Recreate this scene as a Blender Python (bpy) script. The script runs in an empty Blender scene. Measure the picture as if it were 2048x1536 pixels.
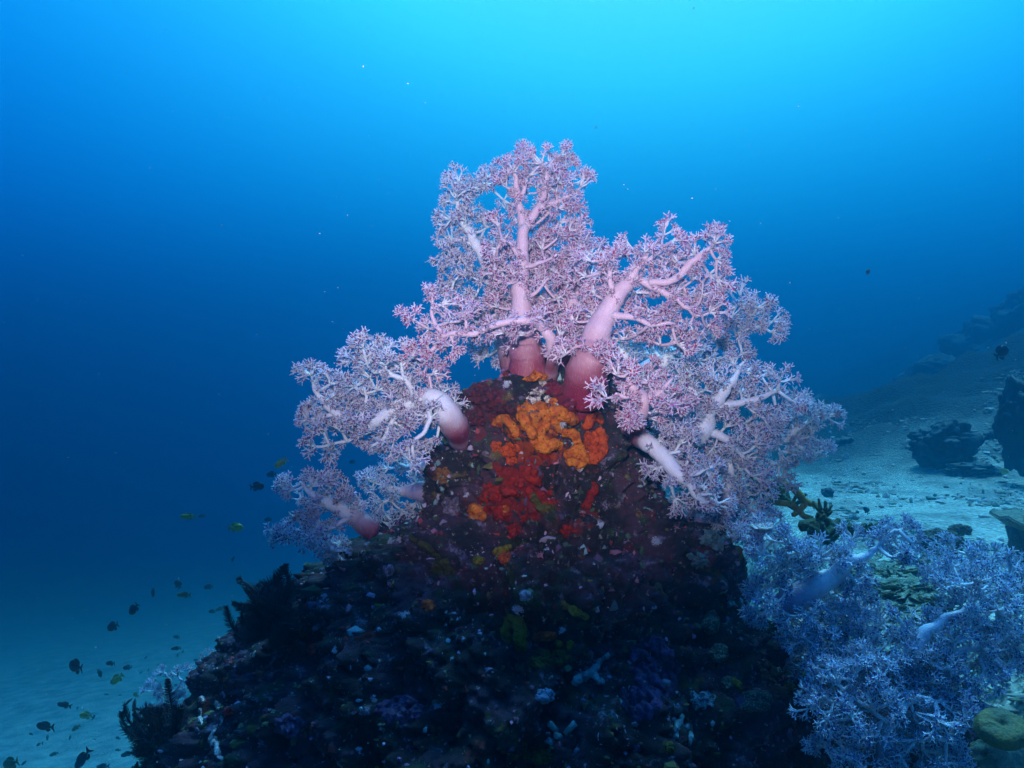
import bpy, math, random
import numpy as np
from mathutils import Vector, noise
from mathutils.bvhtree import BVHTree

# ------------------------------------------------------------------ camera
SC = bpy.context.scene
COL = SC.collection
FPX = 1500.0                      # focal length in photograph pixels (2048 wide)
cam_data = bpy.data.cameras.new("camera")
cam = bpy.data.objects.new("camera", cam_data); COL.objects.link(cam)
cam_data.sensor_width = 36.0
cam_data.lens = 36.0 * FPX / 2048.0
cam_data.clip_start = 0.02; cam_data.clip_end = 400
cam.location = (0, 0, 0); cam.rotation_euler = (math.radians(90), 0, 0)
SC.camera = cam

# ------------------------------------------------------------------ open water light (world), sun, strobe, exposure
W = bpy.data.worlds.new("World"); SC.world = W; W.use_nodes = True
SUN_DIR = Vector((0.14, 0.26, 0.95)).normalized()          # towards the sun
def build_world():
    nt = W.node_tree; N = nt.nodes; L = nt.links; N.clear()
    out = N.new("ShaderNodeOutputWorld"); bg = N.new("ShaderNodeBackground")
    tc = N.new("ShaderNodeTexCoord")
    dot = N.new("ShaderNodeVectorMath"); dot.operation = 'DOT_PRODUCT'
    b = Vector((0.13, 0.66, 0.74)).normalized(); dot.inputs[1].default_value = b
    L.new(tc.outputs['Generated'], dot.inputs[0])
    mr = N.new("ShaderNodeMapRange"); mr.inputs[1].default_value = -1; mr.inputs[2].default_value = 1
    L.new(dot.outputs['Value'], mr.inputs[0])
    cr = N.new("ShaderNodeValToRGB"); L.new(mr.outputs[0], cr.inputs[0])
    cr.color_ramp.interpolation = 'B_SPLINE'
    stops = WORLD_STOPS
    el = cr.color_ramp.elements
    while len(el) > 1: el.remove(el[-1])
    el[0].position = stops[0][0]; el[0].color = (*stops[0][1], 1)
    for p, c in stops[1:]:
        e = el.new(p); e.color = (*c, 1)
    # daylight through the round window of surface overhead
    sky = N.new("ShaderNodeTexSky"); sky.sky_type = 'NISHITA'; sky.sun_disc = False
    sky.sun_elevation = math.asin(SUN_DIR.z); sky.sun_rotation = math.atan2(SUN_DIR.x, SUN_DIR.y)
    sep = N.new("ShaderNodeSeparateXYZ"); L.new(tc.outputs['Generated'], sep.inputs[0])
    win = N.new("ShaderNodeMapRange"); win.interpolation_type = 'SMOOTHSTEP'
    win.inputs[1].default_value = 0.60; win.inputs[2].default_value = 0.85
    win.inputs[3].default_value = 0.0; win.inputs[4].default_value = 0.15
    L.new(sep.outputs['Z'], win.inputs[0])
    m1 = N.new("ShaderNodeMix"); m1.data_type = 'RGBA'; m1.blend_type = 'MULTIPLY'; m1.inputs[0].default_value = 1
    m1.inputs[7].default_value = (0.30, 0.75, 0.95, 1)
    L.new(sky.outputs[0], m1.inputs[6])
    m2 = N.new("ShaderNodeVectorMath"); m2.operation = 'SCALE'
    L.new(m1.outputs[2], m2.inputs[0]); L.new(win.outputs[0], m2.inputs['Scale'])
    m3 = N.new("ShaderNodeVectorMath"); m3.operation = 'ADD'
    sc = N.new("ShaderNodeVectorMath"); sc.operation = 'SCALE'; sc.inputs['Scale'].default_value = WORLD_GAIN
    L.new(cr.outputs[0], sc.inputs[0])
    L.new(m2.outputs[0], m3.inputs[0]); L.new(sc.outputs[0], m3.inputs[1])
    L.new(m3.outputs[0], bg.inputs[0]); bg.inputs[1].default_value = 1.0
    L.new(bg.outputs[0], out.inputs[0])
def s2l(r, g, b):
    f = lambda v: (v/255/12.92) if v/255 <= 0.04045 else ((v/255+0.055)/1.055)**2.4
    return (f(r)*2.1, f(g)*1.75, f(b)*1.18)
WORLD_GAIN = 1.5
WORLD_STOPS = [(0.0, s2l(0, 14, 45)), (0.40, s2l(0, 28, 84)), (0.60, s2l(0, 42, 126)), (0.72, s2l(0, 72, 170)), (0.80, s2l(0, 102, 202)),
               (0.86, s2l(8, 124, 210)), (0.92, s2l(45, 162, 236)), (0.965, s2l(80, 215, 255)), (1.0, s2l(150, 245, 255))]
build_world()

sun_d = bpy.data.lights.new("sun", 'SUN'); sun = bpy.data.objects.new("sun", sun_d); COL.objects.link(sun)
sun_d.energy = 5.0; sun_d.angle = math.radians(14); sun_d.color = (0.34, 0.72, 1.0)   # daylight filtered by the water above
sun.rotation_euler = SUN_DIR.to_track_quat('Z', 'Y').to_euler()

strobe_d = bpy.data.lights.new("camera_strobe", 'SPOT')     # the diver's strobe, mounted above the camera
strobe = bpy.data.objects.new("camera_strobe", strobe_d); COL.objects.link(strobe)
strobe_d.energy = 170; strobe_d.color = (1.0, 0.80, 0.88); strobe_d.spot_size = math.radians(54); strobe_d.spot_blend = 1.0
strobe_d.shadow_soft_size = 0.05
strobe.location = (-0.06, 0.0, 0.22)
strobe.rotation_euler = (strobe.location - Vector((0.05, 1.7, 0.27))).to_track_quat('Z', 'Y').to_euler()

SC.view_settings.view_transform = 'Standard'; SC.view_settings.look = 'None'
SC.view_settings.exposure = 0; SC.view_settings.gamma = 1; SC.view_settings.use_curve_mapping = False
SC.cycles.use_denoising = True
SC.cycles.volume_bounces = 1
SC.cycles.max_bounces = 6; SC.cycles.diffuse_bounces = 2; SC.cycles.transmission_bounces = 2
SC.cycles.transparent_max_bounces = 4

# ------------------------------------------------------------------ helpers
rng = np.random.default_rng(7); random.seed(7)
def P(px, py, d):
    """world point that lies d metres ahead of the camera at photograph pixel px,py"""
    return np.array([(px - 1024) / FPX * d, d, (768 - py) / FPX * d])
def link(o, parent=None):
    COL.objects.link(o)
    if parent is not None: o.parent = parent
    return o
def tag(o, label=None, cat=None, group=None, kind=None):
    if label: o["label"] = label
    if cat: o["category"] = cat
    if group: o["group"] = group
    if kind: o["kind"] = kind
    return o
def empty(name, loc, label, cat, group=None):
    o = bpy.data.objects.new(name, None); o.empty_display_size = 0.02
    o.location = loc; link(o); return tag(o, label, cat, group)
def build(name, V, F, mat, parent=None, colors=None, smooth=True):
    """V (n,3) world coordinates; F list of int arrays (m,3) or (m,4). One mesh object."""
    V = np.asarray(V, np.float32).reshape(-1, 3)
    if parent is not None: V = V - np.array(parent_world(parent), np.float32)
    F = [np.asarray(f, np.int32) for f in F if len(f)]
    me = bpy.data.meshes.new(name)
    me.vertices.add(len(V)); me.vertices.foreach_set("co", V.ravel())
    loops = np.concatenate([f.ravel() for f in F]); tot = np.concatenate([np.full(len(f), f.shape[1], np.int32) for f in F])
    me.loops.add(len(loops)); me.loops.foreach_set("vertex_index", loops)
    me.polygons.add(len(tot)); st = np.concatenate([[0], np.cumsum(tot)[:-1]]).astype(np.int32)
    me.polygons.foreach_set("loop_start", st)
    me.polygons.foreach_set("use_smooth", np.full(len(tot), smooth))
    if colors is not None:
        ca = me.color_attributes.new("tint", 'FLOAT_COLOR', 'POINT')
        c = np.ones((len(V), 4), np.float32); c[:, :3] = colors; ca.data.foreach_set("color", c.ravel())
    me.update(calc_edges=True)
    me.materials.append(mat)
    return link(bpy.data.objects.new(name, me), parent)
def parent_world(p):
    v = Vector(p.location); q = p.parent
    while q is not None: v = v + q.location; q = q.parent
    return v
def mat(name, col=(0.5, 0.5, 0.5), rough=0.7, attr=None, bump=0.0, bscale=60, col2=None, nscale=8, spots=None, spec=0.3, sss=0.0, subcol=None, trans=0.0):
    """principled material: optional baked tint attribute, noise mix to col2, voronoi spots (colour, scale, size), bump"""
    m = bpy.data.materials.new(name); m.use_nodes = True
    N = m.node_tree.nodes; L = m.node_tree.links; b = N["Principled BSDF"]
    b.inputs['Roughness'].default_value = rough; b.inputs['Specular IOR Level'].default_value = spec
    tc = N.new("ShaderNodeTexCoord"); geo = N.new("ShaderNodeNewGeometry")
    pos = geo.outputs['Position']
    cur = None
    if attr:
        a = N.new("ShaderNodeVertexColor"); a.layer_name = attr; cur = a.outputs[0]
    if col2 is not None:
        n = N.new("ShaderNodeTexNoise"); n.inputs['Scale'].default_value = nscale; n.inputs['Detail'].default_value = 5
        n.inputs['Roughness'].default_value = 0.65
        L.new(pos, n.inputs['Vector'])
        r = N.new("ShaderNodeMapRange"); r.inputs[1].default_value = 0.4; r.inputs[2].default_value = 0.6; L.new(n.outputs[0], r.inputs[0])
        mx = N.new("ShaderNodeMix"); mx.data_type = 'RGBA'; L.new(r.outputs[0], mx.inputs[0])
        if cur is not None: L.new(cur, mx.inputs[6])
        else: mx.inputs[6].default_value = (*col, 1)
        mx.inputs[7].default_value = (*col2, 1); cur = mx.outputs[2]
    if spots is not None:
        v = N.new("ShaderNodeTexVoronoi"); v.inputs['Scale'].default_value = spots[1]; L.new(pos, v.inputs['Vector'])
        r = N.new("ShaderNodeMapRange"); r.inputs[1].default_value = spots[2]; r.inputs[2].default_value = spots[2]*1.3
        r.inputs[3].default_value = 1; r.inputs[4].default_value = 0
        L.new(v.outputs[0], r.inputs[0])
        mx = N.new("ShaderNodeMix"); mx.data_type = 'RGBA'; L.new(r.outputs[0], mx.inputs[0])
        if cur is not None: L.new(cur, mx.inputs[6])
        else: mx.inputs[6].default_value = (*col, 1)
        mx.inputs[7].default_value = (*spots[0], 1); cur = mx.outputs[2]
    if cur is not None: L.new(cur, b.inputs['Base Color'])
    else: b.inputs['Base Color'].default_value = (*col, 1)
    if sss:
        b.inputs['Subsurface Weight'].default_value = sss; b.inputs['Subsurface Radius'].default_value = (1, .6, .6)
        b.inputs['Subsurface Scale'].default_value = 0.01
    if bump:
        n = N.new("ShaderNodeTexNoise"); n.inputs['Scale'].default_value = bscale; n.inputs['Detail'].default_value = 6; L.new(pos, n.inputs['Vector'])
        bp = N.new("ShaderNodeBump"); bp.inputs['Strength'].default_value = bump; bp.inputs['Distance'].default_value = 1.2/bscale
        L.new(n.outputs[0], bp.inputs['Height']); L.new(bp.outputs[0], b.inputs['Normal'])
    if trans:
        tr = N.new("ShaderNodeBsdfTranslucent"); ms = N.new("ShaderNodeMixShader"); ms.inputs[0].default_value = trans
        if cur is not None: L.new(cur, tr.inputs[0])
        else: tr.inputs[0].default_value = (*col, 1)
        o = N["Material Output"]; L.new(b.outputs[0], ms.inputs[1]); L.new(tr.outputs[0], ms.inputs[2]); L.new(ms.outputs[0], o.inputs[0])
    return m
def sstep(a, b, x):
    t = np.clip((x - a) / (b - a), 0, 1); return t * t * (3 - 2 * t)
def grid_faces(nu, nv, wrap=False):
    i = np.arange(nu - 1)[:, None]; j = np.arange(nv if wrap else nv - 1)[None, :]
    a = i * nv + j; b = i * nv + (j + 1) % nv; c = (i + 1) * nv + (j + 1) % nv; d = (i + 1) * nv + j
    return np.stack([a, b, c, d], -1).reshape(-1, 4)
def fr(p, scale, octs=4, seed=0.0, H=0.9):
    return noise.fractal(Vector((p[0]*scale+seed, p[1]*scale-seed, p[2]*scale+2*seed)), H, 2.1, octs)
def catmull(pts, n):
    pts = np.asarray(pts, float)
    if len(pts) == 2: return pts[0] + (pts[1]-pts[0]) * np.linspace(0, 1, n)[:, None]
    Q = np.vstack([2*pts[0]-pts[1], pts, 2*pts[-1]-pts[-2]])
    out = []
    for t in np.linspace(0, len(pts)-1, n):
        i = min(int(t), len(pts)-2); f = t - i
        a, b, c, d = Q[i:i+4]
        out.append(0.5*((2*b)+(-a+c)*f+(2*a-5*b+4*c-d)*f*f+(-a+3*b-3*c+d)*f**3))
    return np.array(out)
def sweep(pts, rad, k=8, cap=True, rough=0.0):
    """tube along pts, radii rad; returns V,F(quads),F(tris)"""
    pts = np.asarray(pts, float); n = len(pts); rad = np.broadcast_to(rad, (n,)).astype(float)
    T = np.gradient(pts, axis=0); T /= np.linalg.norm(T, axis=1)[:, None] + 1e-12
    up = np.array([0, 0, 1.0]) if abs(T[0][2]) < 0.9 else np.array([1.0, 0, 0])
    u = np.cross(T[0], up); u /= np.linalg.norm(u)
    a = np.arange(k) * 2 * math.pi / k; V = np.empty((n, k, 3))
    for i in range(n):
        u = u - T[i] * (u @ T[i]); u /= np.linalg.norm(u) + 1e-12
        w = np.cross(T[i], u)
        rr = rad[i] * (1 + (rng.uniform(-rough, rough, k) if rough else 0))
        V[i] = pts[i] + (np.cos(a) * rr)[:, None] * u + (np.sin(a) * rr)[:, None] * w
    V = V.reshape(-1, 3); Q = grid_faces(n, k, True)[:, ::-1]; Tt = []
    if cap:
        V = np.vstack([V, pts[0] - T[0]*rad[0]*0.5, pts[-1] + T[-1] * rad[-1] * 0.7])
        i = np.arange(k); s = len(V) - 2
        Tt = np.vstack([np.stack([i, (i+1) % k, np.full(k, s)], 1), np.stack([(n-1)*k+(i+1) % k, (n-1)*k+i, np.full(k, s+1)], 1)])
    return V, Q, Tt
class MB:
    def __init__(s): s.V = []; s.Q = []; s.T = []; s.C = []; s.n = 0
    def add(s, V, Q=(), T=(), c=None):
        V = np.asarray(V, float)
        if len(Q): s.Q.append(np.asarray(Q) + s.n)
        if len(T): s.T.append(np.asarray(T) + s.n)
        s.V.append(V); s.n += len(V)
        if c is not None: s.C.append(np.broadcast_to(c, (len(V), 3)))
        return s
    def tube(s, pts, rad, k=8, c=None, cap=True, rough=0.0):
        V, Q, T = sweep(pts, rad, k, cap, rough); return s.add(V, Q, T, c)
    def done(s, name, m, parent=None, smooth=True):
        F = []
        if s.Q: F.append(np.vstack(s.Q))
        if s.T: F.append(np.vstack(s.T))
        return build(name, np.vstack(s.V), F, m, parent, np.vstack(s.C) if s.C else None, smooth)
_ico = {}
def ico(sub=2):
    if sub in _ico: return _ico[sub]
    import bmesh
    bm = bmesh.new(); bmesh.ops.create_icosphere(bm, subdivisions=sub, radius=1)
    V = np.array([v.co[:] for v in bm.verts]); F = np.array([[v.index for v in f.verts] for f in bm.faces]); bm.free()
    _ico[sub] = (V, F); return V, F
# ------------------------------------------------------------------ sea floor: one sheet to beyond where the water swallows it
def floor_h(x, y):
    """vectorised height of the sea floor"""
    t = sstep(0.15 + 0.06*y, 1.25 + 0.10*y, x)
    left = -3.75 - 0.145*np.clip(y-5, 0, 45) - 0.0*x + 0.12*np.clip(x+1, -14, 0)*sstep(3, 9, y)
    right = -0.70 - 0.035*np.clip(y-1.5, 0, 3) + 0.045*np.clip(y-4.5, 0, 8)*sstep(2.0, 5.0, x)
    h = left*(1-t) + right*t
    hill = 0.55*np.clip(x-5.6-0.02*y-0.42*np.clip(y-11, 0, 30), 0, 12)*sstep(7.0, 12.5, y)
    h = h + hill
    near = 0.30*np.clip(x-2.9, 0, 6)*sstep(5.0, 7.5, y)*(1-sstep(9, 12, y))
    h = h + near
    h = h + 0.05*np.sin(x*1.3+y*0.9)*np.sin(y*0.7-x*0.5) + 0.018*np.sin(x*4.1+1.3*np.sin(y*2.3))*np.sin(y*3.7)
    return h
def make_floor():
    u = np.linspace(-1, 1, 301); xs = 38*np.sign(u)*np.abs(u)**2.4 + 1.0
    v = np.linspace(0, 1, 341); ys = -3 + 4*v + 47*v**2.6
    X, Y = np.meshgrid(xs, ys, indexing='ij'); Z = floor_h(X, Y)
    nz = np.array([noise.fractal(Vector((x*2.2, y*2.2, 0)), 0.8, 2.2, 5) for x, y in zip(X.ravel(), Y.ravel())]).reshape(X.shape)
    Z = Z + nz*(0.022 + 0.20*sstep(6.0, 9.0, Y)*sstep(1.5, 3.5, X))
    V = np.stack([X, Y, Z], -1).reshape(-1, 3)
    m = bpy.data.materials.new("sand"); m.use_nodes = True
    N = m.node_tree.nodes; L = m.node_tree.links; b = N["Principled BSDF"]; b.inputs['Roughness'].default_value = 0.95
    b.inputs['Specular IOR Level'].default_value = 0.1
    geo = N.new("ShaderNodeNewGeometry")
    n1 = N.new("ShaderNodeTexNoise"); n1.inputs['Scale'].default_value = 3.0; n1.inputs['Detail'].default_value = 8; n1.inputs['Roughness'].default_value = 0.7
    n2 = N.new("ShaderNodeTexVoronoi"); n2.inputs['Scale'].default_value = 38
    n3 = N.new("ShaderNodeTexNoise"); n3.inputs['Scale'].default_value = 42; n3.inputs['Detail'].default_value = 6
    for n in (n1, n2, n3): L.new(geo.outputs['Position'], n.inputs['Vector'])
    cr = N.new("ShaderNodeValToRGB"); cr.color_ramp.elements[0].position = 0.38; cr.color_ramp.elements[1].position = 0.62
    cr.color_ramp.elements[0].color = (0.30, 0.31, 0.25, 1); cr.color_ramp.elements[1].color = (0.70, 0.74, 0.58, 1)
    L.new(n1.outputs[0], cr.inputs[0])
    mx = N.new("ShaderNodeMix"); mx.data_type = 'RGBA'; mx.blend_type = 'MULTIPLY'; mx.inputs[0].default_value = 0.75
    cr2 = N.new("ShaderNodeValToRGB"); cr2.color_ramp.elements[0].position = 0.36; cr2.color_ramp.elements[1].position = 0.56
    cr2.color_ramp.elements[0].color = (0.35, 0.36, 0.33, 1); L.new(n3.outputs[0], cr2.inputs[0])
    L.new(cr.outputs[0], mx.inputs[6]); L.new(cr2.outputs[0], mx.inputs[7]); 
    sp = N.new("ShaderNodeSeparateXYZ"); L.new(geo.outputs['Position'], sp.inputs[0])
    def mr(src, a, b2):
        r = N.new("ShaderNodeMapRange"); r.interpolation_type = 'SMOOTHSTEP'; r.inputs[1].default_value = a; r.inputs[2].default_value = b2; L.new(src, r.inputs[0]); return r.outputs[0]
    def mul(a, b2):
        q = N.new("ShaderNodeMath"); q.operation = 'MULTIPLY'; L.new(a, q.inputs[0]); L.new(b2, q.inputs[1]); return q.outputs[0]
    n4 = N.new("ShaderNodeTexNoise"); n4.inputs['Scale'].default_value = 1.1; n4.inputs['Detail'].default_value = 9; n4.inputs['Roughness'].default_value = 0.68
    L.new(geo.outputs['Position'], n4.inputs['Vector'])
    reef = mul(mul(mr(sp.outputs[1], 5.2, 8.0), mr(sp.outputs[0], 1.0, 2.5)), mr(n4.outputs[0], 0.30, 0.42))
    m5 = N.new("ShaderNodeMix"); m5.data_type = 'RGBA'; L.new(reef, m5.inputs[0]); L.new(mx.outputs[2], m5.inputs[6]); m5.inputs[7].default_value = (0.03, 0.045, 0.04, 1)
    L.new(m5.outputs[2], b.inputs['Base Color'])
    ad = N.new("ShaderNodeMath"); ad.operation = 'ADD'; L.new(n2.outputs[0], ad.inputs[0]); L.new(n3.outputs[0], ad.inputs[1])
    bp = N.new("ShaderNodeBump"); bp.inputs['Strength'].default_value = 0.8; bp.inputs['Distance'].default_value = 0.02
    L.new(ad.outputs[0], bp.inputs['Height']); L.new(bp.outputs[0], b.inputs['Normal'])
    o = build("sea_floor", V, [grid_faces(301, 341)[:, ::-1]], m)
    o["kind"] = "structure"
    return o, BVHTree.FromPolygons([tuple(p) for p in V], grid_faces(301, 341).tolist())
FLOOR, FLOOR_BVH = make_floor()
def ground_at(px, py, tree=None):
    d = Vector(P(px, py, 1)).normalized()
    r = (tree or FLOOR_BVH).ray_cast(Vector((0, 0, 0)), d)
    return np.array(r[0]) if r[0] is not None else None
# ------------------------------------------------------------------ the pinnacle
ROCK_AX = 1.80
SIL = [(700, 1045, 1085), (728, 1020, 1150), (748, 1004, 1190), (765, 945, 1205), (800, 925, 1222), (850, 912, 1245), (900, 892, 1275), (950, 856, 1325),
       (1000, 828, 1368), (1040, 780, 1420), (1075, 700, 1462), (1110, 655, 1474), (1150, 590, 1486), (1200, 562, 1505),
       (1250, 512, 1545), (1300, 455, 1600), (1350, 408, 1632), (1400, 382, 1640), (1450, 366, 1648), (1536, 330, 1672), (1750, 250, 1760), (2100, 120, 1950), (2700, -100, 2300)]
def rock_rc(z):
    py = 768 - z / ROCK_AX * FPX
    rows = [s[0] for s in SIL]
    l = np.interp(py, rows, [s[1] for s in SIL]); r = np.interp(py, rows, [s[2] for s in SIL])
    return ((l + r)/2 - 1024)/FPX*ROCK_AX, (r - l)/2/FPX*ROCK_AX
def make_rock():
    nz, na = 560, 800
    zt = (768-690)/FPX*ROCK_AX
    t = np.linspace(0, 1, nz); z = zt - (zt + 2.15) * t**1.25
    th = np.linspace(0, 2*math.pi, na, endpoint=False)
    cx, R = rock_rc(z)
    R = np.where(t < 0.004, 0.0001, R)
    V = np.empty((nz, na, 3))
    V[:, :, 0] = cx[:, None] + R[:, None]*np.cos(th); V[:, :, 1] = ROCK_AX + 0.62*R[:, None]*np.sin(th)
    V[:, :, 2] = z[:, None]
    V = V.reshape(-1, 3)
    C = np.stack([np.repeat(cx, na), np.full(nz*na, ROCK_AX), np.repeat(z, na)], 1)
    Rr = np.repeat(R, na)
    D = V - C; D[:, 2] += 0.25*Rr; D /= np.linalg.norm(D, axis=1)[:, None] + 1e-9
    dis = np.empty(len(V))
    for i, p in enumerate(V):
        a = noise.fractal(Vector((p[0]*5, p[1]*5, p[2]*5)), 1.0, 2.0, 3)
        cell = noise.voronoi(Vector((p[0]*11+a*.6, p[1]*11, p[2]*11+a*.6)))[0][0]
        c2 = noise.voronoi(Vector((p[0]*30+3, p[1]*30, p[2]*30)))[0][0]
        b = noise.fractal(Vector((p[0]*48, p[1]*48, p[2]*48)), 0.5, 2.2, 4)
        c3 = noise.voronoi(Vector((p[0]*75, p[1]*75+2, p[2]*75)))[0][0]
        led = noise.noise(Vector((p[0]*3, p[1]*3, p[2]*9+a)))
        dis[i] = 0.070*a + 0.03*led + 0.075*(0.45 - cell) + 0.042*(0.4-c2) + 0.014*(.4-c3) + 0.0095*b
    amp = np.clip(Rr/0.12, 0.25, 1)
    V = V + D * (dis*amp)[:, None]
    V = np.vstack([V]); Q = grid_faces(nz, na, True)[:, ::-1]
    return V, Q
ROCK_V, ROCK_Q = make_rock()
def rock_material():
    m = bpy.data.materials.new("encrusted_rock"); m.use_nodes = True
    N = m.node_tree.nodes; L = m.node_tree.links; b = N["Principled BSDF"]
    geo = N.new("ShaderNodeNewGeometry"); pos = geo.outputs['Position']
    def nz(scale, det=5, off=0.0, rough=0.6):
        mp = N.new("ShaderNodeVectorMath"); mp.operation = 'ADD'; mp.inputs[1].default_value = (off, off*2, -off); L.new(pos, mp.inputs[0])
        n = N.new("ShaderNodeTexNoise"); n.inputs['Scale'].default_value = scale; n.inputs['Detail'].default_value = det; n.inputs['Roughness'].default_value = rough
        L.new(mp.outputs[0], n.inputs['Vector']); return n.outputs[0]
    def layer(cur, fac, lo, hi, colr):
        r = N.new("ShaderNodeMapRange"); r.inputs[1].default_value = lo; r.inputs[2].default_value = hi; L.new(fac, r.inputs[0])
        mx = N.new("ShaderNodeMix"); mx.data_type = 'RGBA'; L.new(r.outputs[0], mx.inputs[0])
        if cur is None: mx.inputs[6].default_value = (*ROCK_BASE, 1)
        else: L.new(cur, mx.inputs[6])
        mx.inputs[7].default_value = (*colr, 1); return mx.outputs[2]
    c = layer(None, nz(9, 6, 1), 0.48, 0.60, (0.085, 0.040, 0.060))      # purple coralline
    c = layer(c, nz(13, 6, 4), 0.56, 0.64, (0.035, 0.060, 0.028))        # dark green turf
    c = layer(c, nz(12, 6, 9), 0.60, 0.66, (0.17, 0.022, 0.014))         # dark red crust
    c = layer(c, nz(17, 7, 14), 0.62, 0.68, (0.13, 0.095, 0.018))       # olive
    c = layer(c, nz(22, 8, 21, 0.75), 0.58, 0.66, (0.27, 0.22, 0.32))     # pale lilac crust
    c = layer(c, nz(60, 6, 31, 0.8), 0.62, 0.67, (0.55, 0.56, 0.58))     # white specks
    # the colony of orange and red crust on the middle of the face
    def colony(cur, centre, rad, n, lo, hi, colr):
        sb = N.new("ShaderNodeVectorMath"); sb.operation = 'DISTANCE'; sb.inputs[1].default_value = centre; L.new(pos, sb.inputs[0])
        r = N.new("ShaderNodeMapRange"); r.inputs[1].default_value = rad*.35; r.inputs[2].default_value = rad; r.inputs[3].default_value = .16; r.inputs[4].default_value = -.25; L.new(sb.outputs['Value'], r.inputs[0])
        a = N.new("ShaderNodeMath"); a.operation = 'ADD'; L.new(r.outputs[0], a.inputs[0]); L.new(n, a.inputs[1])
        return layer(cur, a.outputs[0], lo, hi, colr)
    c = colony(c, (0.05, 1.62, -0.12), .15, nz(24, 7, 41, .7), .60, .64, (.34, .05, .010))
    c = colony(c, (0.02, 1.60, -0.22), .17, nz(20, 7, 47, .7), .57, .62, (.26, .014, .008))
    c = colony(c, (0.07, 1.66, -0.07), .10, nz(34, 7, 53, .7), .60, .63, (.60, .18, .02))
    c = colony(c, (-.08, 1.66, -0.05), .12, nz(30, 7, 59, .7), .54, .60, (.16, .014, .02))
    L.new(c, b.inputs['Base Color']); b.inputs['Roughness'].default_value = 0.8; b.inputs['Specular IOR Level'].default_value = 0.25
    bp = N.new("ShaderNodeBump"); bp.inputs['Strength'].default_value = 1.0; bp.inputs['Distance'].default_value = 0.008
    L.new(nz(120, 6, 3, 0.75), bp.inputs['Height']); L.new(bp.outputs[0], b.inputs['Normal'])
    return m
ROCK_BASE = (0.026, 0.018, 0.020)
M_ROCK = rock_material()
pinnacle = build("reef_pinnacle", ROCK_V, [ROCK_Q], M_ROCK)
tag(pinnacle, "tall dark pointed reef rock encrusted with red and orange growth in the centre", "rock")
ROCK_BVH = BVHTree.FromPolygons([tuple(p) for p in ROCK_V], ROCK_Q.tolist())
def on_rock(px, py):
    """point and normal where the ray through a photograph pixel meets the pinnacle"""
    d = Vector(P(px, py, 1)).normalized()
    h = ROCK_BVH.ray_cast(Vector((0, 0, 0)), d)
    if h[0] is None:
        h = ROCK_BVH.find_nearest(Vector(P(px, py, 1.7)))
    n = np.array(h[1])
    p = np.array(h[0])
    if n @ p > 0: n = -n
    return p, n
# ------------------------------------------------------------------ soft corals
def sprig_template(seed):
    """tiny branching tuft, about 1 unit tall along +Z: pale twigs with small spiky polyps"""
    r = np.random.default_rng(seed)
    tV, tQ, pV, pT = [], [], [], []
    def prism(a, b, ra, rb):
        d = b - a; d = d/np.linalg.norm(d); u = np.cross(d, [0.3, 0.9, 0.2]); u /= np.linalg.norm(u); w = np.cross(d, u)
        ang = np.arange(3)*2*math.pi/3 + r.uniform(0, 2)
        s = sum(len(v) for v in tV)
        tV.append(np.vstack([a + ra*(np.cos(t)*u+np.sin(t)*w) for t in ang] + [b + rb*(np.cos(t)*u+np.sin(t)*w) for t in ang]))
        tQ.extend([(s+i, s+(i+1) % 3, s+3+(i+1) % 3, s+3+i) for i in range(3)])
    def polyp(c, s):
        dirs = r.normal(size=(4, 3)); q = np.array([[1, 1, 1], [1, -1, -1], [-1, 1, -1], [-1, -1, 1]], float)
        a = r.normal(size=(3, 3)); a, _ = np.linalg.qr(a); k = sum(len(v) for v in pV)
        pV.append(c + (q @ a)*s*0.6*r.uniform(0.6, 1.3, (4, 1))); pT.extend([(k, k+1, k+2), (k, k+3, k+1), (k, k+2, k+3), (k+1, k+3, k+2)])
    def cone(d, spread, n):
        d = d/np.linalg.norm(d); u = np.cross(d, r.normal(size=3)); u /= np.linalg.norm(u); w = np.cross(d, u)
        ph = r.uniform(0, 6.28)
        return [d*math.cos(s) + (u*math.cos(ph+2*math.pi*i/n) + w*math.sin(ph+2*math.pi*i/n))*math.sin(s) for i in range(n) for s in [spread*r.uniform(.75, 1.25)]]
    a = np.zeros(3); b = np.array([r.uniform(-.05, .05), r.uniform(-.05, .05), 0.36]); prism(a, b, .10, .085)
    for d in cone(np.array([0, 0, 1.0]), 0.75, 4):
        c = b + d*r.uniform(.30, .42); prism(b, c, .078, .06)
        for e in cone(d, 0.75, 3):
            t = c + e*r.uniform(.26, .42); prism(c, t, .052, .026)
            for k in range(2 if r.random() < .35 else 1):
                polyp(c + e*r.uniform(-.12, .20) + r.normal(size=3)*.07, r.uniform(.06, .095))
    return np.vstack(tV), np.array(tQ), np.vstack(pV), np.array(pT)
SPRIGS = [sprig_template(i) for i in range(14)]
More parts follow.
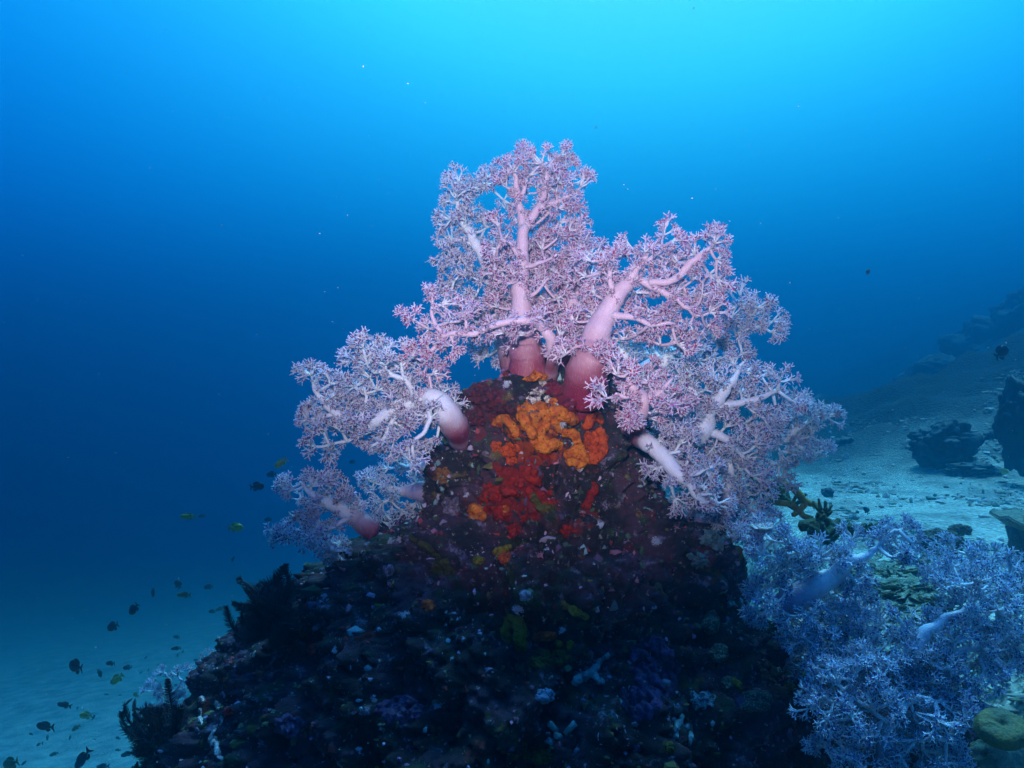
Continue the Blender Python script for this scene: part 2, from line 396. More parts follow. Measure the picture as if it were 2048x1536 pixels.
def bake_sprigs(pos, dirs, size, cstem, cpol, mb):
    """pos,dirs (n,3) size (n,), cpol (n,3)"""
    n = len(pos); kind = rng.integers(0, len(SPRIGS), n)
    z = dirs/np.linalg.norm(dirs, axis=1)[:, None]; h = rng.normal(size=(n, 3)); x = np.cross(h, z); x /= np.linalg.norm(x, axis=1)[:, None]; y = np.cross(z, x)
    for k in range(len(SPRIGS)):
        I = np.nonzero(kind == k)[0]
        if not len(I): continue
        tV, tQ, pV, pT = SPRIGS[k]
        for V, F, C, quad in ((tV, tQ, cstem, True), (pV, pT, cpol, False)):
            W_ = (V[None, :, 0:1]*x[I, None] + V[None, :, 1:2]*y[I, None] + V[None, :, 2:3]*z[I, None])*size[I, None, None] + pos[I, None]
            m = len(V); FF = (F[None] + (np.arange(len(I))*m)[:, None, None]).reshape(-1, F.shape[1])
            cc = np.repeat(np.broadcast_to(C, (n, 3))[I], m, axis=0)
            mb.add(W_.reshape(-1, 3), FF if quad else (), () if quad else FF, cc)
def stalk_mat():
    m = mat("soft_coral_flesh", attr="tint", rough=0.42, bump=0.5, bscale=330, spec=0.4, sss=0.55, trans=0.0)
    N = m.node_tree.nodes; L = m.node_tree.links; b = N["Principled BSDF"]; src = b.inputs['Base Color'].links[0].from_socket
    g = N.new("ShaderNodeNewGeometry"); mp = N.new("ShaderNodeMapping"); mp.inputs['Scale'].default_value = (420, 420, 90); mp.inputs['Rotation'].default_value = (.2, .3, 0)
    n = N.new("ShaderNodeTexNoise"); n.inputs['Scale'].default_value = 1; n.inputs['Detail'].default_value = 3
    L.new(g.outputs['Position'], mp.inputs[0]); L.new(mp.outputs[0], n.inputs['Vector'])
    r = N.new("ShaderNodeMapRange"); r.inputs[1].default_value = .55; r.inputs[2].default_value = .72; r.inputs[4].default_value = .16; L.new(n.outputs[0], r.inputs[0])
    x = N.new("ShaderNodeMix"); x.data_type = 'RGBA'; x.inputs[7].default_value = (.95, .90, .95, 1); L.new(r.outputs[0], x.inputs[0]); L.new(src, x.inputs[6]); L.new(x.outputs[2], b.inputs['Base Color'])
    return m
M_STALK = stalk_mat()
M_POLYP = mat("soft_coral_polyps", attr="tint", rough=0.6, spec=0.25, trans=0.42)
PAL = dict(
    pink=dict(stem=(.70, .50, .62), tuft=(.93, .80, .94), pol=((.66, .03, .09), (.46, .04, .30), (.64, .18, .50)), base=(.26, .006, .035)),
    lilac=dict(stem=(.72, .74, .84), tuft=(.86, .86, .97), pol=((.40, .06, .18), (.24, .08, .36), (.42, .30, .60)), base=(.24, .008, .05)),
    blue=dict(stem=(.80, .82, .90), tuft=(.84, .90, 1.0), pol=((.14, .09, .40), (.12, .13, .45), (.32, .32, .68)), base=(.30, .26, .45)),
    pale=dict(stem=(.72, .80, .86), tuft=(.78, .84, .92), pol=((.30, .34, .60), (.40, .45, .70), (.5, .55, .8)), base=(.5, .5, .6)),
)
def L3(pts):
    a = np.array([[*P(p[0], p[1], p[2]), p[3]*p[2]/FPX] for p in pts])
    return a
NSPRIG = 0
def soft_coral(label, pal, limbs, blobs, sp=0.0395, clr=0.024, per=8, ss=0.0260, group=None, redtop=0.15, hide=0.22, name="soft_coral", rd=0.055, seed=0, lr=1.0):
    """limbs: lists of (px,py,depth,radius px), the first one starts at the foot. blobs: (px,py,depth,rx,ry) crowns in pixels"""
    global NSPRIG
    r = np.random.default_rng(1000+seed)
    pl = PAL[pal]; foot = P(*limbs[0][0][:3])
    root = empty(name, foot, label, "soft coral", group)
    mb = MB(); nodes = []; big = []; limb_s = []; feet = [foot]
    foot_r = limbs[0][0][3]*limbs[0][0][2]/FPX
    def tint(pts):
        d = np.min([np.linalg.norm(pts-f_, axis=1) for f_ in feet], 0); d = d*(1+.25*np.array([fr(p, 30, 3, seed) for p in pts])); t = sstep(foot_r*0.5, foot_r*3.9, d)[:, None]
        return np.array(pl['base'])*(1-t) + np.array(pl['stem'])*t
    for li, lm in enumerate(limbs):
        a = L3(lm)
        if li == 0:      # root the foot inside the rock
            q, nn_, _, dd_ = ROCK_BVH.ray_cast(Vector((0, 0, 0)), Vector(a[0, :3]).normalized())
            if q is not None and q[1] > a[0, 1]-.02:
                if q[1] - a[0, 1] < .14: a[0, :3] = np.array(q)*1.012
            elif q is None:
                q, nn_, _, dd_ = ROCK_BVH.find_nearest(Vector(a[0, :3]))
                if dd_ < 0.10: q = np.array(q); c_ = np.array([.04, ROCK_AX, q[2]]); a = np.vstack([[*(q+(c_-q)/np.linalg.norm(c_-q)*.035), a[0, 3]*.8], a])
        if li == 0: feet.append(a[0, :3].copy())
        n = max(8, int(np.linalg.norm(np.diff(a[:, :3], axis=0), axis=1).sum()/0.006)); c = catmull(a, n)
        pts, rad = c[:, :3], np.maximum(c[:, 3], 0.001)
        rad = rad*lr
        if li: rad = rad*0.60
        else: tt = np.linspace(0, 1, n); rad = rad*(1-.42*sstep(.15, 1, tt))*(1+.10*np.exp(-tt/.06))*(1+.07*np.array([noise.noise(Vector((p*38).tolist())) for p in pts]))
        wob = np.array([[fr(p, 22, 3, seed+k) for k in (0, 5, 9)] for p in pts])*0.0075
        wob *= sstep(0, .35, np.linspace(0, 1, n))[:, None]; pts = pts + wob
        rad = rad*(1+0.10*np.array([fr(p, 45, 2, seed+3) for p in pts]))
        V, Q, T = sweep(pts, rad, 14); mb.add(V, Q, T, tint(V))
        step = np.linalg.norm(pts[1]-pts[0])+1e-9; tg = np.gradient(pts, axis=0)
        for i in range(n):
            if li == 0 and i < n*(.22 if seed in (3, 4, 5, 12) else .5): continue
            for _ in range(r.poisson(step*(150 if li else 70))):
                v = r.normal(size=3); t_ = tg[i]/np.linalg.norm(tg[i]); v -= t_*(v@t_); v /= np.linalg.norm(v)
                limb_s.append((pts[i]+v*rad[i]*.7, v+t_*.5+np.array([0, 0, .25]), ss*r.uniform(.5, .95)))
        for p, q in zip(pts[::2], rad[::2]):
            if np.linalg.norm(p-foot) > foot_r*2.2: nodes.append(p)
            if q*FPX/p[1] > 6: big.append((p[0]/p[1]*FPX, -p[2]/p[1]*FPX, p[1], q*FPX/p[1]))
    nodes = [np.array(p) for p in nodes]; big = np.array(big)
    # crown clusters
    area = [b[3]*b[4] for b in blobs]; cents = []
    tot = 0
    for b in blobs:
        c = P(b[0], b[1], b[2]); k = b[2]/FPX; e = np.array([b[3]*k, b[5] if len(b) > 5 else rd, b[4]*k]); e = np.maximum(e - 0.007, 0.008)
        want = int(4.19*e[0]*e[1]*e[2]/(sp**3*0.52)) + 1; tries = 0; got = 0
        while got < want and tries < want*14:
            tries += 1
            u = r.normal(size=3); u /= np.linalg.norm(u); q = c + u*e*(r.uniform(0, 1)**(1/2.4))
            if cents and np.min(np.linalg.norm(np.array(cents)-q, axis=1)) < sp: continue
            if ROCK_BVH.find_nearest(Vector(q))[3] < 0.018: continue
            if len(big) and r.random() < hide:
                X, Y = q[0]/q[1]*FPX, -q[2]/q[1]*FPX
                dd = np.hypot(big[:, 0]-X, big[:, 1]-Y) - big[:, 3]
                j = dd < 17
                if j.any() and q[1] < big[j, 2].max()+0.025: continue
            cents.append(q); got += 1
    order = np.argsort([np.min(np.linalg.norm(np.array(nodes)-q, axis=1)) for q in cents])
    pos, dirs, size = [], [], []
    for i in order:
        q = cents[i]; A = np.array(nodes); d = np.linalg.norm(A-q, axis=1); j = np.argmin(d); a = A[j]; L = d[j]
        out = q - foot; out /= np.linalg.norm(out); to = (q-a)/(L+1e-9)
        mid = a*0.5 + q*0.5 + np.array([0, 0, -0.12*L]) + r.normal(size=3)*0.05*L
        t = np.linspace(0, 1, 7)[:, None]; path = (1-t)**2*a + 2*t*(1-t)*mid + t*t*q
        r0 = 0.0026 + 0.010*min(L, 0.12) + r.uniform(0, .001)
        V, Q, T = sweep(path, np.linspace(r0, 0.0026, 7)*r.uniform(.9, 1.25), 6); mb.add(V, Q, T, pl['stem'])
        nodes += [path[3], path[5], q]
        axis = to*0.55 + out*0.25 + np.array([0, -0.12, 0.22]); axis /= np.linalg.norm(axis)
        cr = clr*r.uniform(.65, 1.4)
        nb = 5; k = max(2, per//nb + 1)
        for s in range(nb):
            v = r.normal(size=3); v /= np.linalg.norm(v); v = v*0.95 + axis; v /= np.linalg.norm(v)
            e = q + v*cr*0.75
            V, Q, T = sweep(np.array([q, q+v*cr*.4+r.normal(size=3)*.001, e]), [0.0023, .0019, .0014], 5); mb.add(V, Q, T, pl['tuft'])
            pos.append(e); dirs.append(v); size.append(ss*r.uniform(.65, 1.3))
            for _ in range(k-1):
                w = r.normal(size=3); w /= np.linalg.norm(w); w = w*0.9+v; w /= np.linalg.norm(w)
                f = r.uniform(.3, .95); pos.append(q+v*cr*.75*f); dirs.append(w); size.append(ss*r.uniform(.5, 1.25))
    for a_, b_, c_ in limb_s: pos.append(a_); dirs.append(b_); size.append(c_)
    pos, dirs, size = np.array(pos), np.array(dirs), np.array(size)
    n = len(pos); NSPRIG += n
    a = r.random((n, 1)); b = r.random((n, 1)) < 0.25
    zmix = np.array([0.5+0.5*fr(p, 14, 2, seed) for p in pos])[:, None]
    c = np.array(pl['pol'][0])*zmix + np.array(pl['pol'][1])*(1-zmix); c = np.where(b, np.array(pl['pol'][2]), c)*r.uniform(.7, 1.25, (n, 1))
    mb.done("stalk", M_STALK, root)
    mp = MB(); st = np.array(pl['tuft'])*r.uniform(.82, 1.08, (n, 1))
    bake_sprigs(pos, dirs, size, st, c, mp)
    mp.done("polyps", M_POLYP, root, smooth=False)
    return root

# A: tallest, centre
soft_coral("tallest pink soft coral at the very peak, its thick pink trunk forking near the top", "pink",
  [[(1056, 752, 1.77, 38), (1052, 700, 1.76, 34), (1042, 620, 1.75, 25), (1045, 520, 1.74, 21), (1047, 452, 1.74, 18)],
   [(1047, 460, 1.74, 17), (1038, 410, 1.74, 13), (1030, 370, 1.74, 9), (1018, 335, 1.74, 4)],
   [(1036, 405, 1.74, 9), (1050, 372, 1.73, 7), (1046, 345, 1.73, 4)],
   [(1047, 462, 1.74, 16), (1072, 424, 1.74, 14), (1088, 395, 1.75, 11), (1090, 352, 1.75, 8), (1112, 315, 1.75, 4)],
   [(1080, 415, 1.74, 11), (1118, 402, 1.75, 8), (1150, 386, 1.75, 4)],
   [(1046, 520, 1.73, 8), (1022, 492, 1.71, 6), (1000, 476, 1.70, 4)],
   [(1048, 535, 1.73, 8), (1090, 523, 1.71, 6), (1118, 506, 1.70, 4)],
   [(1042, 600, 1.73, 8), (1080, 578, 1.71, 6), (1096, 560, 1.70, 4)],
   [(1040, 560, 1.73, 8), (1010, 570, 1.71, 5), (992, 556, 1.70, 4)]],
  [(1022, 350, 1.74, 42, 34), (1100, 325, 1.75, 46, 34), (1132, 372, 1.76, 38, 38), (1075, 375, 1.78, 40, 40), (1130, 430, 1.76, 42, 32),
   (1085, 450, 1.80, 60, 40), (1100, 510, 1.76, 50, 50), (1002, 490, 1.74, 24, 44), (1008, 560, 1.74, 34, 42), (1090, 580, 1.75, 46, 36),
   (1020, 620, 1.78, 50, 34), (1140, 480, 1.78, 30, 50), (1110, 685, 1.74, 24, 40), (1048, 590, 1.80, 50, 120)], seed=1)
# B: left behind with white limb
soft_coral("pale soft coral behind the tallest one on its left, with a bright white leaning limb", "lilac",
  [[(1030, 745, 1.90, 26), (1015, 680, 1.89, 24), (998, 600, 1.87, 22), (975, 535, 1.84, 19), (950, 485, 1.82, 16), (932, 455, 1.82, 14)],
   [(935, 460, 1.82, 12), (915, 425, 1.82, 9), (915, 395, 1.82, 6), (935, 372, 1.82, 4)],
   [(925, 400, 1.82, 7), (960, 372, 1.82, 6), (990, 365, 1.82, 4)],
   [(950, 490, 1.82, 10), (920, 480, 1.81, 8), (895, 492, 1.80, 5)],
   [(985, 570, 1.83, 9), (945, 548, 1.80, 7), (915, 552, 1.79, 5)]],
  [(925, 395, 1.83, 38, 34), (968, 372, 1.84, 36, 20), (918, 445, 1.82, 36, 34), (898, 505, 1.82, 28, 34), (925, 550, 1.80, 40, 30), (965, 465, 1.86, 26, 40),
   (935, 600, 1.84, 40, 26), (985, 520, 1.88, 26, 50), (990, 610, 1.84, 30, 50), (955, 640, 1.84, 46, 30), (992, 700, 1.90, 40, 34), (1010, 400, 1.88, 18, 30)], seed=2, hide=.97)
# C: front arching branch to the left
soft_coral("pink soft coral arm reaching left across the front of the tallest trunk, one tip upright", "pink",
  [[(1100, 755, 1.70, 15), (1108, 700, 1.67, 12), (1085, 655, 1.64, 10), (1050, 642, 1.62, 10), (1000, 650, 1.62, 9), (940, 668, 1.62, 9), (885, 672, 1.63, 8)],
   [(890, 672, 1.63, 8), (868, 640, 1.64, 7), (868, 600, 1.64, 5), (862, 582, 1.64, 3)],
   [(935, 668, 1.62, 7), (934, 640, 1.62, 4), (932, 628, 1.62, 3)],
   [(890, 675, 1.63, 8), (862, 700, 1.64, 7), (850, 760, 1.65, 6)],
   [(1062, 642, 1.62, 8), (1082, 632, 1.60, 4)]],
  [(866, 604, 1.64, 24, 34, .03), (890, 640, 1.66, 30, 26, .03), (842, 655, 1.64, 34, 26, .04), (905, 690, 1.65, 45, 22, .04), (970, 668, 1.65, 50, 20, .035),
   (1040, 665, 1.66, 40, 24, .03), (850, 710, 1.64, 36, 30, .04), (1100, 660, 1.66, 40, 30, .03), (948, 640, 1.66, 30, 18, .03), (862, 760, 1.66, 26, 34, .04)], seed=3, hide=.15)
# D: left coral
soft_coral("large pale soft coral spreading left from a smooth red foot on the rock's left shoulder", "lilac",
  [[(924, 880, 1.66, 25), (905, 845, 1.65, 27), (878, 803, 1.65, 23), (830, 800, 1.66, 18), (770, 830, 1.66, 17), (718, 848, 1.66, 15), (670, 825, 1.65, 13), (642, 795, 1.64, 9), (625, 762, 1.64, 5)],
   [(668, 828, 1.65, 8), (635, 838, 1.64, 6), (608, 850, 1.64, 4)],
   [(830, 800, 1.66, 12), (815, 765, 1.65, 10), (780, 742, 1.64, 8), (752, 745, 1.63, 5)],
   [(815, 765, 1.65, 8), (800, 725, 1.65, 5)],
   [(760, 835, 1.66, 10), (715, 875, 1.66, 7), (660, 885, 1.66, 4)],
   [(855, 800, 1.64, 10), (855, 850, 1.61, 8), (830, 890, 1.60, 6), (828, 915, 1.60, 4)],
   [(800, 815, 1.66, 10), (770, 870, 1.65, 7), (740, 895, 1.65, 4)],
   [(720, 840, 1.66, 9), (730, 800, 1.66, 6), (722, 775, 1.66, 4)]],
  [(622, 765, 1.64, 30, 26), (612, 835, 1.64, 26, 26), (660, 775, 1.66, 34, 28), (680, 860, 1.67, 44, 26), (730, 712, 1.66, 34, 28), (775, 725, 1.67, 50, 26),
   (720, 770, 1.68, 50, 34), (780, 790, 1.68, 50, 40), (740, 860, 1.66, 50, 34), (820, 740, 1.68, 40, 34), (840, 800, 1.69, 36, 40), (800, 870, 1.64, 44, 34),
   (828, 905, 1.61, 26, 26), (700, 815, 1.70, 50, 40), (870, 845, 1.66, 22, 40), (912, 805, 1.68, 22, 26, .03), (645, 890, 1.67, 20, 16), (885, 790, 1.69, 26, 18, .03)], seed=4)
# E lower left
soft_coral("small pale soft coral low on the left flank, its purple foot jutting from the rock", "lilac",
  [[(748, 1062, 1.66, 20), (725, 1048, 1.66, 20), (690, 1025, 1.66, 17), (655, 1003, 1.65, 13), (620, 980, 1.65, 8), (600, 965, 1.65, 4)],
   [(700, 1035, 1.65, 10), (650, 1060, 1.64, 7), (605, 1062, 1.64, 5), (570, 1062, 1.64, 3)],
   [(700, 1030, 1.66, 8), (720, 1000, 1.66, 4)]],
  [(595, 975, 1.65, 34, 24), (640, 965, 1.66, 34, 18), (650, 1010, 1.68, 40, 20), (590, 1065, 1.64, 38, 16), (640, 1070, 1.65, 36, 26), (690, 1000, 1.67, 32, 20), (668, 1100, 1.66, 24, 20)], seed=5, clr=.022, sp=.036)
# F faded behind
soft_coral("dim purple soft coral in shade under the large left coral, behind the rock", "blue",
  [[(845, 985, 1.86, 20), (815, 985, 1.87, 15), (780, 975, 1.88, 10), (750, 955, 1.88, 5)], [(860, 930, 1.84, 22), (835, 940, 1.86, 16), (800, 930, 1.87, 8)]],
  [(750, 965, 1.88, 36, 24), (790, 930, 1.88, 40, 20), (800, 1000, 1.88, 44, 26), (840, 955, 1.88, 26, 34), (775, 1035, 1.87, 34, 16)], seed=6)
soft_coral("tiny whitish soft coral tuft on the left ridge above the upper feather star", "pale",
  [[(672, 1118, 1.62, 8), (668, 1100, 1.62, 6), (662, 1090, 1.62, 3)]], [(668, 1100, 1.62, 26, 18, .02)], seed=7, clr=.016, sp=.026, ss=.011)
# G centre right, wide purple foot
soft_coral("broad pink soft coral right of the tallest, on a wide blurred crimson foot", "pink",
  [[(1170, 790, 1.66, 44), (1174, 740, 1.65, 42), (1190, 690, 1.64, 35), (1208, 640, 1.63, 27), (1235, 590, 1.63, 22), (1262, 560, 1.63, 17), (1285, 525, 1.62, 12), (1300, 500, 1.62, 6)],
   [(1215, 620, 1.63, 16), (1222, 570, 1.62, 10), (1217, 530, 1.61, 7), (1208, 505, 1.61, 4)],
   [(1270, 555, 1.63, 14), (1320, 580, 1.62, 12), (1360, 600, 1.61, 10), (1395, 635, 1.61, 6)],
   [(1300, 565, 1.62, 12), (1340, 560, 1.61, 12), (1372, 535, 1.61, 13), (1395, 515, 1.61, 10), (1430, 492, 1.61, 5)],
   [(1290, 525, 1.62, 8), (1318, 505, 1.62, 6), (1326, 478, 1.62, 4)],
   [(1225, 630, 1.62, 14), (1270, 636, 1.60, 10), (1310, 645, 1.59, 8), (1350, 648, 1.59, 5)],
   [(1185, 700, 1.62, 10), (1160, 690, 1.60, 6), (1140, 700, 1.60, 4)]],
  [(1208, 522, 1.62, 38, 30), (1282, 515, 1.63, 34, 30), (1330, 478, 1.62, 26, 24), (1345, 520, 1.64, 30, 24), (1412, 505, 1.62, 36, 30), (1425, 545, 1.63, 28, 26),
   (1245, 570, 1.66, 50, 34), (1320, 560, 1.66, 50, 34), (1385, 580, 1.65, 46, 34), (1400, 640, 1.62, 34, 34), (1330, 625, 1.63, 46, 26), (1340, 680, 1.63, 50, 20),
   (1270, 670, 1.65, 40, 24), (1220, 600, 1.66, 44, 30), (1170, 640, 1.67, 36, 40), (1170, 545, 1.68, 36, 40), (1152, 705, 1.62, 36, 24, .03), (1420, 600, 1.64, 26, 20),
   (1195, 712, 1.60, 22, 16, .02)], seed=8)
# H between
soft_coral("soft coral with bright white top and reddish foot between two big pink ones", "pink",
  [[(1128, 730, 1.76, 24), (1136, 670, 1.74, 24), (1142, 625, 1.74, 22), (1135, 585, 1.75, 14), (1128, 540, 1.76, 9), (1120, 510, 1.76, 5)], [(1140, 600, 1.75, 12), (1165, 560, 1.76, 9), (1180, 520, 1.77, 5)]],
  [(1130, 560, 1.78, 36, 40), (1165, 500, 1.78, 32, 24), (1120, 620, 1.80, 40, 40), (1170, 590, 1.80, 34, 40), (1100, 640, 1.74, 24, 20, .02), (1150, 650, 1.70, 26, 24, .02)], seed=9)
# I right behind, blue white
soft_coral("bluish white soft coral behind on the right with a lone outermost tuft over open water", "lilac",
  [[(1250, 790, 1.92, 26), (1300, 745, 1.92, 24), (1360, 700, 1.92, 20), (1420, 655, 1.92, 13), (1460, 620, 1.92, 8), (1490, 595, 1.92, 4)], [(1420, 655, 1.92, 9), (1480, 655, 1.92, 7), (1535, 655, 1.92, 4)]],
  [(1470, 600, 1.92, 34, 26), (1502, 615, 1.92, 30, 34), (1425, 590, 1.92, 26, 24), (1440, 655, 1.92, 50, 34), (1538, 655, 1.92, 28, 30, .04), (1455, 700, 1.93, 50, 26), (1385, 690, 1.92, 44, 34), (1350, 735, 1.92, 50, 28)], seed=10)
# J pink front right
soft_coral("pink soft coral fan in front of the right shoulder, drooping fingers over dark rock", "pink",
  [[(1262, 860, 1.62, 26), (1275, 830, 1.58, 20), (1282, 800, 1.56, 14), (1265, 775, 1.54, 13), (1258, 750, 1.54, 8), (1262, 728, 1.54, 4)],
   [(1280, 800, 1.56, 12), (1255, 795, 1.53, 9), (1228, 785, 1.52, 5)], [(1280, 815, 1.56, 10), (1258, 830, 1.52, 6), (1262, 850, 1.51, 4)],
   [(1285, 800, 1.56, 12), (1320, 785, 1.56, 10), (1345, 760, 1.56, 5)]],
  [(1255, 755, 1.56, 44, 28), (1225, 785, 1.54, 26, 28, .03), (1262, 835, 1.53, 36, 20, .03), (1300, 760, 1.57, 36, 26), (1330, 800, 1.58, 36, 34), (1290, 820, 1.60, 40, 30)], seed=11, hide=.1)
soft_coral("long white soft coral arm hanging down the right edge of the rock", "lilac",
  [[(1272, 870, 1.66, 20), (1295, 885, 1.61, 18), (1325, 910, 1.57, 17), (1355, 945, 1.55, 18), (1380, 975, 1.54, 13), (1405, 1005, 1.54, 8), (1428, 1026, 1.54, 4)],
   [(1360, 945, 1.55, 9), (1395, 950, 1.53, 6), (1425, 935, 1.52, 4)], [(1385, 985, 1.54, 7), (1425, 992, 1.53, 4)], [(1400, 1005, 1.54, 6), (1435, 1012, 1.53, 3)],
   [(1350, 950, 1.55, 7), (1340, 975, 1.54, 4)], [(1330, 915, 1.56, 8), (1360, 905, 1.54, 5)]],
  [(1335, 880, 1.60, 40, 26, .04), (1365, 915, 1.58, 34, 24, .03), (1320, 940, 1.56, 20, 26, .02), (1420, 940, 1.54, 26, 16, .02), (1350, 985, 1.56, 24, 18, .02), (1432, 1000, 1.56, 22, 28, .02), (1400, 965, 1.60, 34, 26, .03)], seed=12, clr=.02, sp=.034)
# K
soft_coral("large pinkish soft coral on the right with a hazy grey trunk", "lilac",
  [[(1320, 900, 1.78, 26), (1360, 880, 1.74, 26), (1400, 860, 1.72, 26), (1420, 815, 1.71, 20), (1455, 780, 1.70, 14), (1480, 740, 1.70, 8), (1492, 722, 1.70, 4)],
   [(1420, 820, 1.71, 14), (1470, 810, 1.70, 12), (1520, 795, 1.69, 10), (1560, 780, 1.69, 5)],
   [(1410, 860, 1.72, 16), (1450, 880, 1.70, 14), (1480, 905, 1.70, 8), (1490, 940, 1.70, 4)],
   [(1405, 840, 1.71, 12), (1390, 790, 1.70, 9), (1370, 760, 1.70, 5)]],
  [(1492, 735, 1.70, 34, 26), (1540, 765, 1.70, 40, 30), (1565, 800, 1.70, 24, 30), (1440, 765, 1.72, 50, 34), (1480, 800, 1.73, 60, 34), (1390, 770, 1.72, 40, 40),
   (1430, 840, 1.73, 44, 40), (1510, 850, 1.72, 50, 36), (1480, 900, 1.72, 44, 34), (1370, 840, 1.70, 40, 40), (1500, 940, 1.72, 30, 20), (1430, 900, 1.74, 40, 34)], seed=13)
soft_coral("blue white soft coral at the far right of the cluster, above open sand", "pale",
  [[(1440, 940, 1.86, 20), (1490, 915, 1.84, 20), (1540, 890, 1.82, 17), (1585, 865, 1.80, 12), (1620, 840, 1.79, 5)], [(1580, 870, 1.80, 10), (1605, 895, 1.79, 7), (1622, 915, 1.79, 4)]],
  [(1600, 825, 1.80, 36, 30), (1635, 840, 1.80, 24, 26), (1590, 880, 1.82, 44, 34), (1545, 900, 1.83, 36, 34), (1555, 945, 1.82, 26, 20), (1625, 900, 1.80, 20, 24), (1535, 845, 1.84, 34, 30)], seed=14)
soft_coral("white blue soft coral glimpsed between the right hand pink corals, broad white stalk showing", "pale",
  [[(1240, 830, 1.84, 22), (1280, 780, 1.80, 22), (1310, 745, 1.76, 20), (1335, 715, 1.75, 16), (1360, 700, 1.75, 8)], [(1290, 770, 1.80, 16), (1255, 715, 1.76, 16), (1235, 690, 1.75, 8)]],
  [(1285, 700, 1.79, 44, 22), (1345, 760, 1.77, 40, 24), (1380, 720, 1.78, 34, 24), (1310, 790, 1.80, 40, 24), (1240, 735, 1.78, 24, 24)], seed=15, hide=.95)
soft_coral("blue soft coral crowding the rock's right flank below the white hanging arm", "blue",
  [[(1430, 1040, 1.78, 22), (1450, 1000, 1.76, 20), (1455, 960, 1.74, 16), (1462, 920, 1.73, 8)], [(1450, 1000, 1.76, 14), (1490, 1010, 1.76, 9), (1530, 1025, 1.76, 4)]],
  [(1460, 950, 1.74, 36, 40), (1500, 985, 1.76, 34, 30), (1460, 1010, 1.76, 40, 34), (1520, 1020, 1.78, 34, 30), (1480, 1060, 1.78, 40, 26)], seed=16)
# right foreground purple blue
G_ = "blue soft corals carpeting the lower right foreground"
soft_coral("purple blue soft coral with a long smooth grey trunk slanting up to the right", "blue",
  [[(1560, 1215, 1.52, 30), (1620, 1180, 1.50, 30), (1675, 1145, 1.49, 22), (1725, 1115, 1.48, 15), (1760, 1085, 1.48, 8), (1790, 1062, 1.48, 4)],
   [(1640, 1165, 1.50, 16), (1610, 1120, 1.49, 10), (1580, 1090, 1.49, 5)], [(1700, 1130, 1.49, 10), (1690, 1085, 1.49, 5)], [(1600, 1190, 1.50, 12), (1660, 1220, 1.48, 8), (1720, 1215, 1.47, 4)]],
  [(1540, 1090, 1.52, 50, 36), (1600, 1108, 1.52, 50, 28), (1665, 1122, 1.52, 46, 22), (1745, 1098, 1.50, 44, 28), (1795, 1085, 1.50, 34, 36), (1670, 1150, 1.52, 40, 22),
   (1580, 1150, 1.53, 60, 40), (1550, 1210, 1.50, 46, 40), (1640, 1230, 1.50, 60, 34), (1696, 1205, 1.50, 36, 34), (1500, 1075, 1.56, 36, 26), (1620, 1270, 1.50, 60, 30)], seed=17, group=G_, ss=.0235, clr=.025, hide=.85, lr=.85, rd=.07, sp=.035)
soft_coral("blue soft coral at the right edge, pale broad trunk low in the picture", "blue",
  [[(1800, 1400, 1.42, 40), (1815, 1340, 1.41, 36), (1835, 1290, 1.40, 28), (1880, 1245, 1.40, 20), (1930, 1215, 1.40, 12), (1970, 1180, 1.41, 6)],
   [(1830, 1300, 1.40, 18), (1930, 1300, 1.39, 18), (1990, 1280, 1.39, 12), (2040, 1250, 1.40, 6)], [(1835, 1290, 1.40, 16), (1800, 1240, 1.40, 8), (1780, 1215, 1.40, 4)],
   [(1820, 1340, 1.40, 14), (1760, 1320, 1.39, 8), (1720, 1290, 1.39, 5)]],
  [(1755, 1300, 1.42, 50, 24), (1880, 1268, 1.43, 36, 24), (1910, 1160, 1.45, 60, 34), (1960, 1200, 1.43, 70, 44), (2030, 1200, 1.43, 50, 60), (1900, 1260, 1.42, 60, 44), (1990, 1290, 1.42, 70, 50),
   (1740, 1320, 1.41, 50, 44), (1850, 1330, 1.42, 60, 50), (1920, 1335, 1.41, 56, 34), (2030, 1305, 1.42, 40, 40), (1780, 1380, 1.41, 60, 40)], seed=18, group=G_, ss=.0235, clr=.025, hide=.5, lr=.62, rd=.07, sp=.035)
soft_coral("low blue soft coral filling the shade at the rock's foot on the right", "blue",
  [[(1600, 1480, 1.62, 26), (1640, 1400, 1.60, 22), (1680, 1320, 1.60, 14), (1700, 1260, 1.60, 8)], [(1640, 1400, 1.60, 14), (1620, 1300, 1.60, 8)]],
  [(1600, 1300, 1.62, 44, 34), (1640, 1250, 1.60, 40, 34), (1715, 1340, 1.58, 40, 30), (1650, 1360, 1.58, 46, 44), (1720, 1240, 1.60, 44, 34)], seed=23, group=G_, ss=.0235, clr=.025, hide=.12, lr=.5, rd=.07, sp=.035)
soft_coral("shaded blue soft coral behind the white hanging arm at the rock's right flank", "blue",
  [[(1400, 1040, 1.95, 24), (1390, 960, 1.95, 20), (1370, 900, 1.95, 12), (1350, 850, 1.95, 7)], [(1390, 960, 1.95, 14), (1430, 920, 1.94, 8)]],
  [(1350, 880, 1.92, 50, 44), (1400, 930, 1.92, 50, 50), (1440, 990, 1.92, 44, 44), (1390, 1000, 1.92, 40, 40), (1310, 850, 1.90, 40, 30)], seed=24)
soft_coral("small blue soft coral on sand beyond the rubble plates", "blue",
  [[(1940, 1160, 1.85, 14), (1945, 1130, 1.85, 12), (1930, 1110, 1.85, 6)], [(1945, 1140, 1.85, 10), (1975, 1120, 1.85, 5)]],
  [(1920, 1105, 1.85, 40, 22), (1975, 1135, 1.85, 46, 24), (1940, 1140, 1.88, 60, 24)], seed=19, group=G_, ss=.0235, clr=.025, hide=.12, lr=.5, rd=.07, sp=.035)
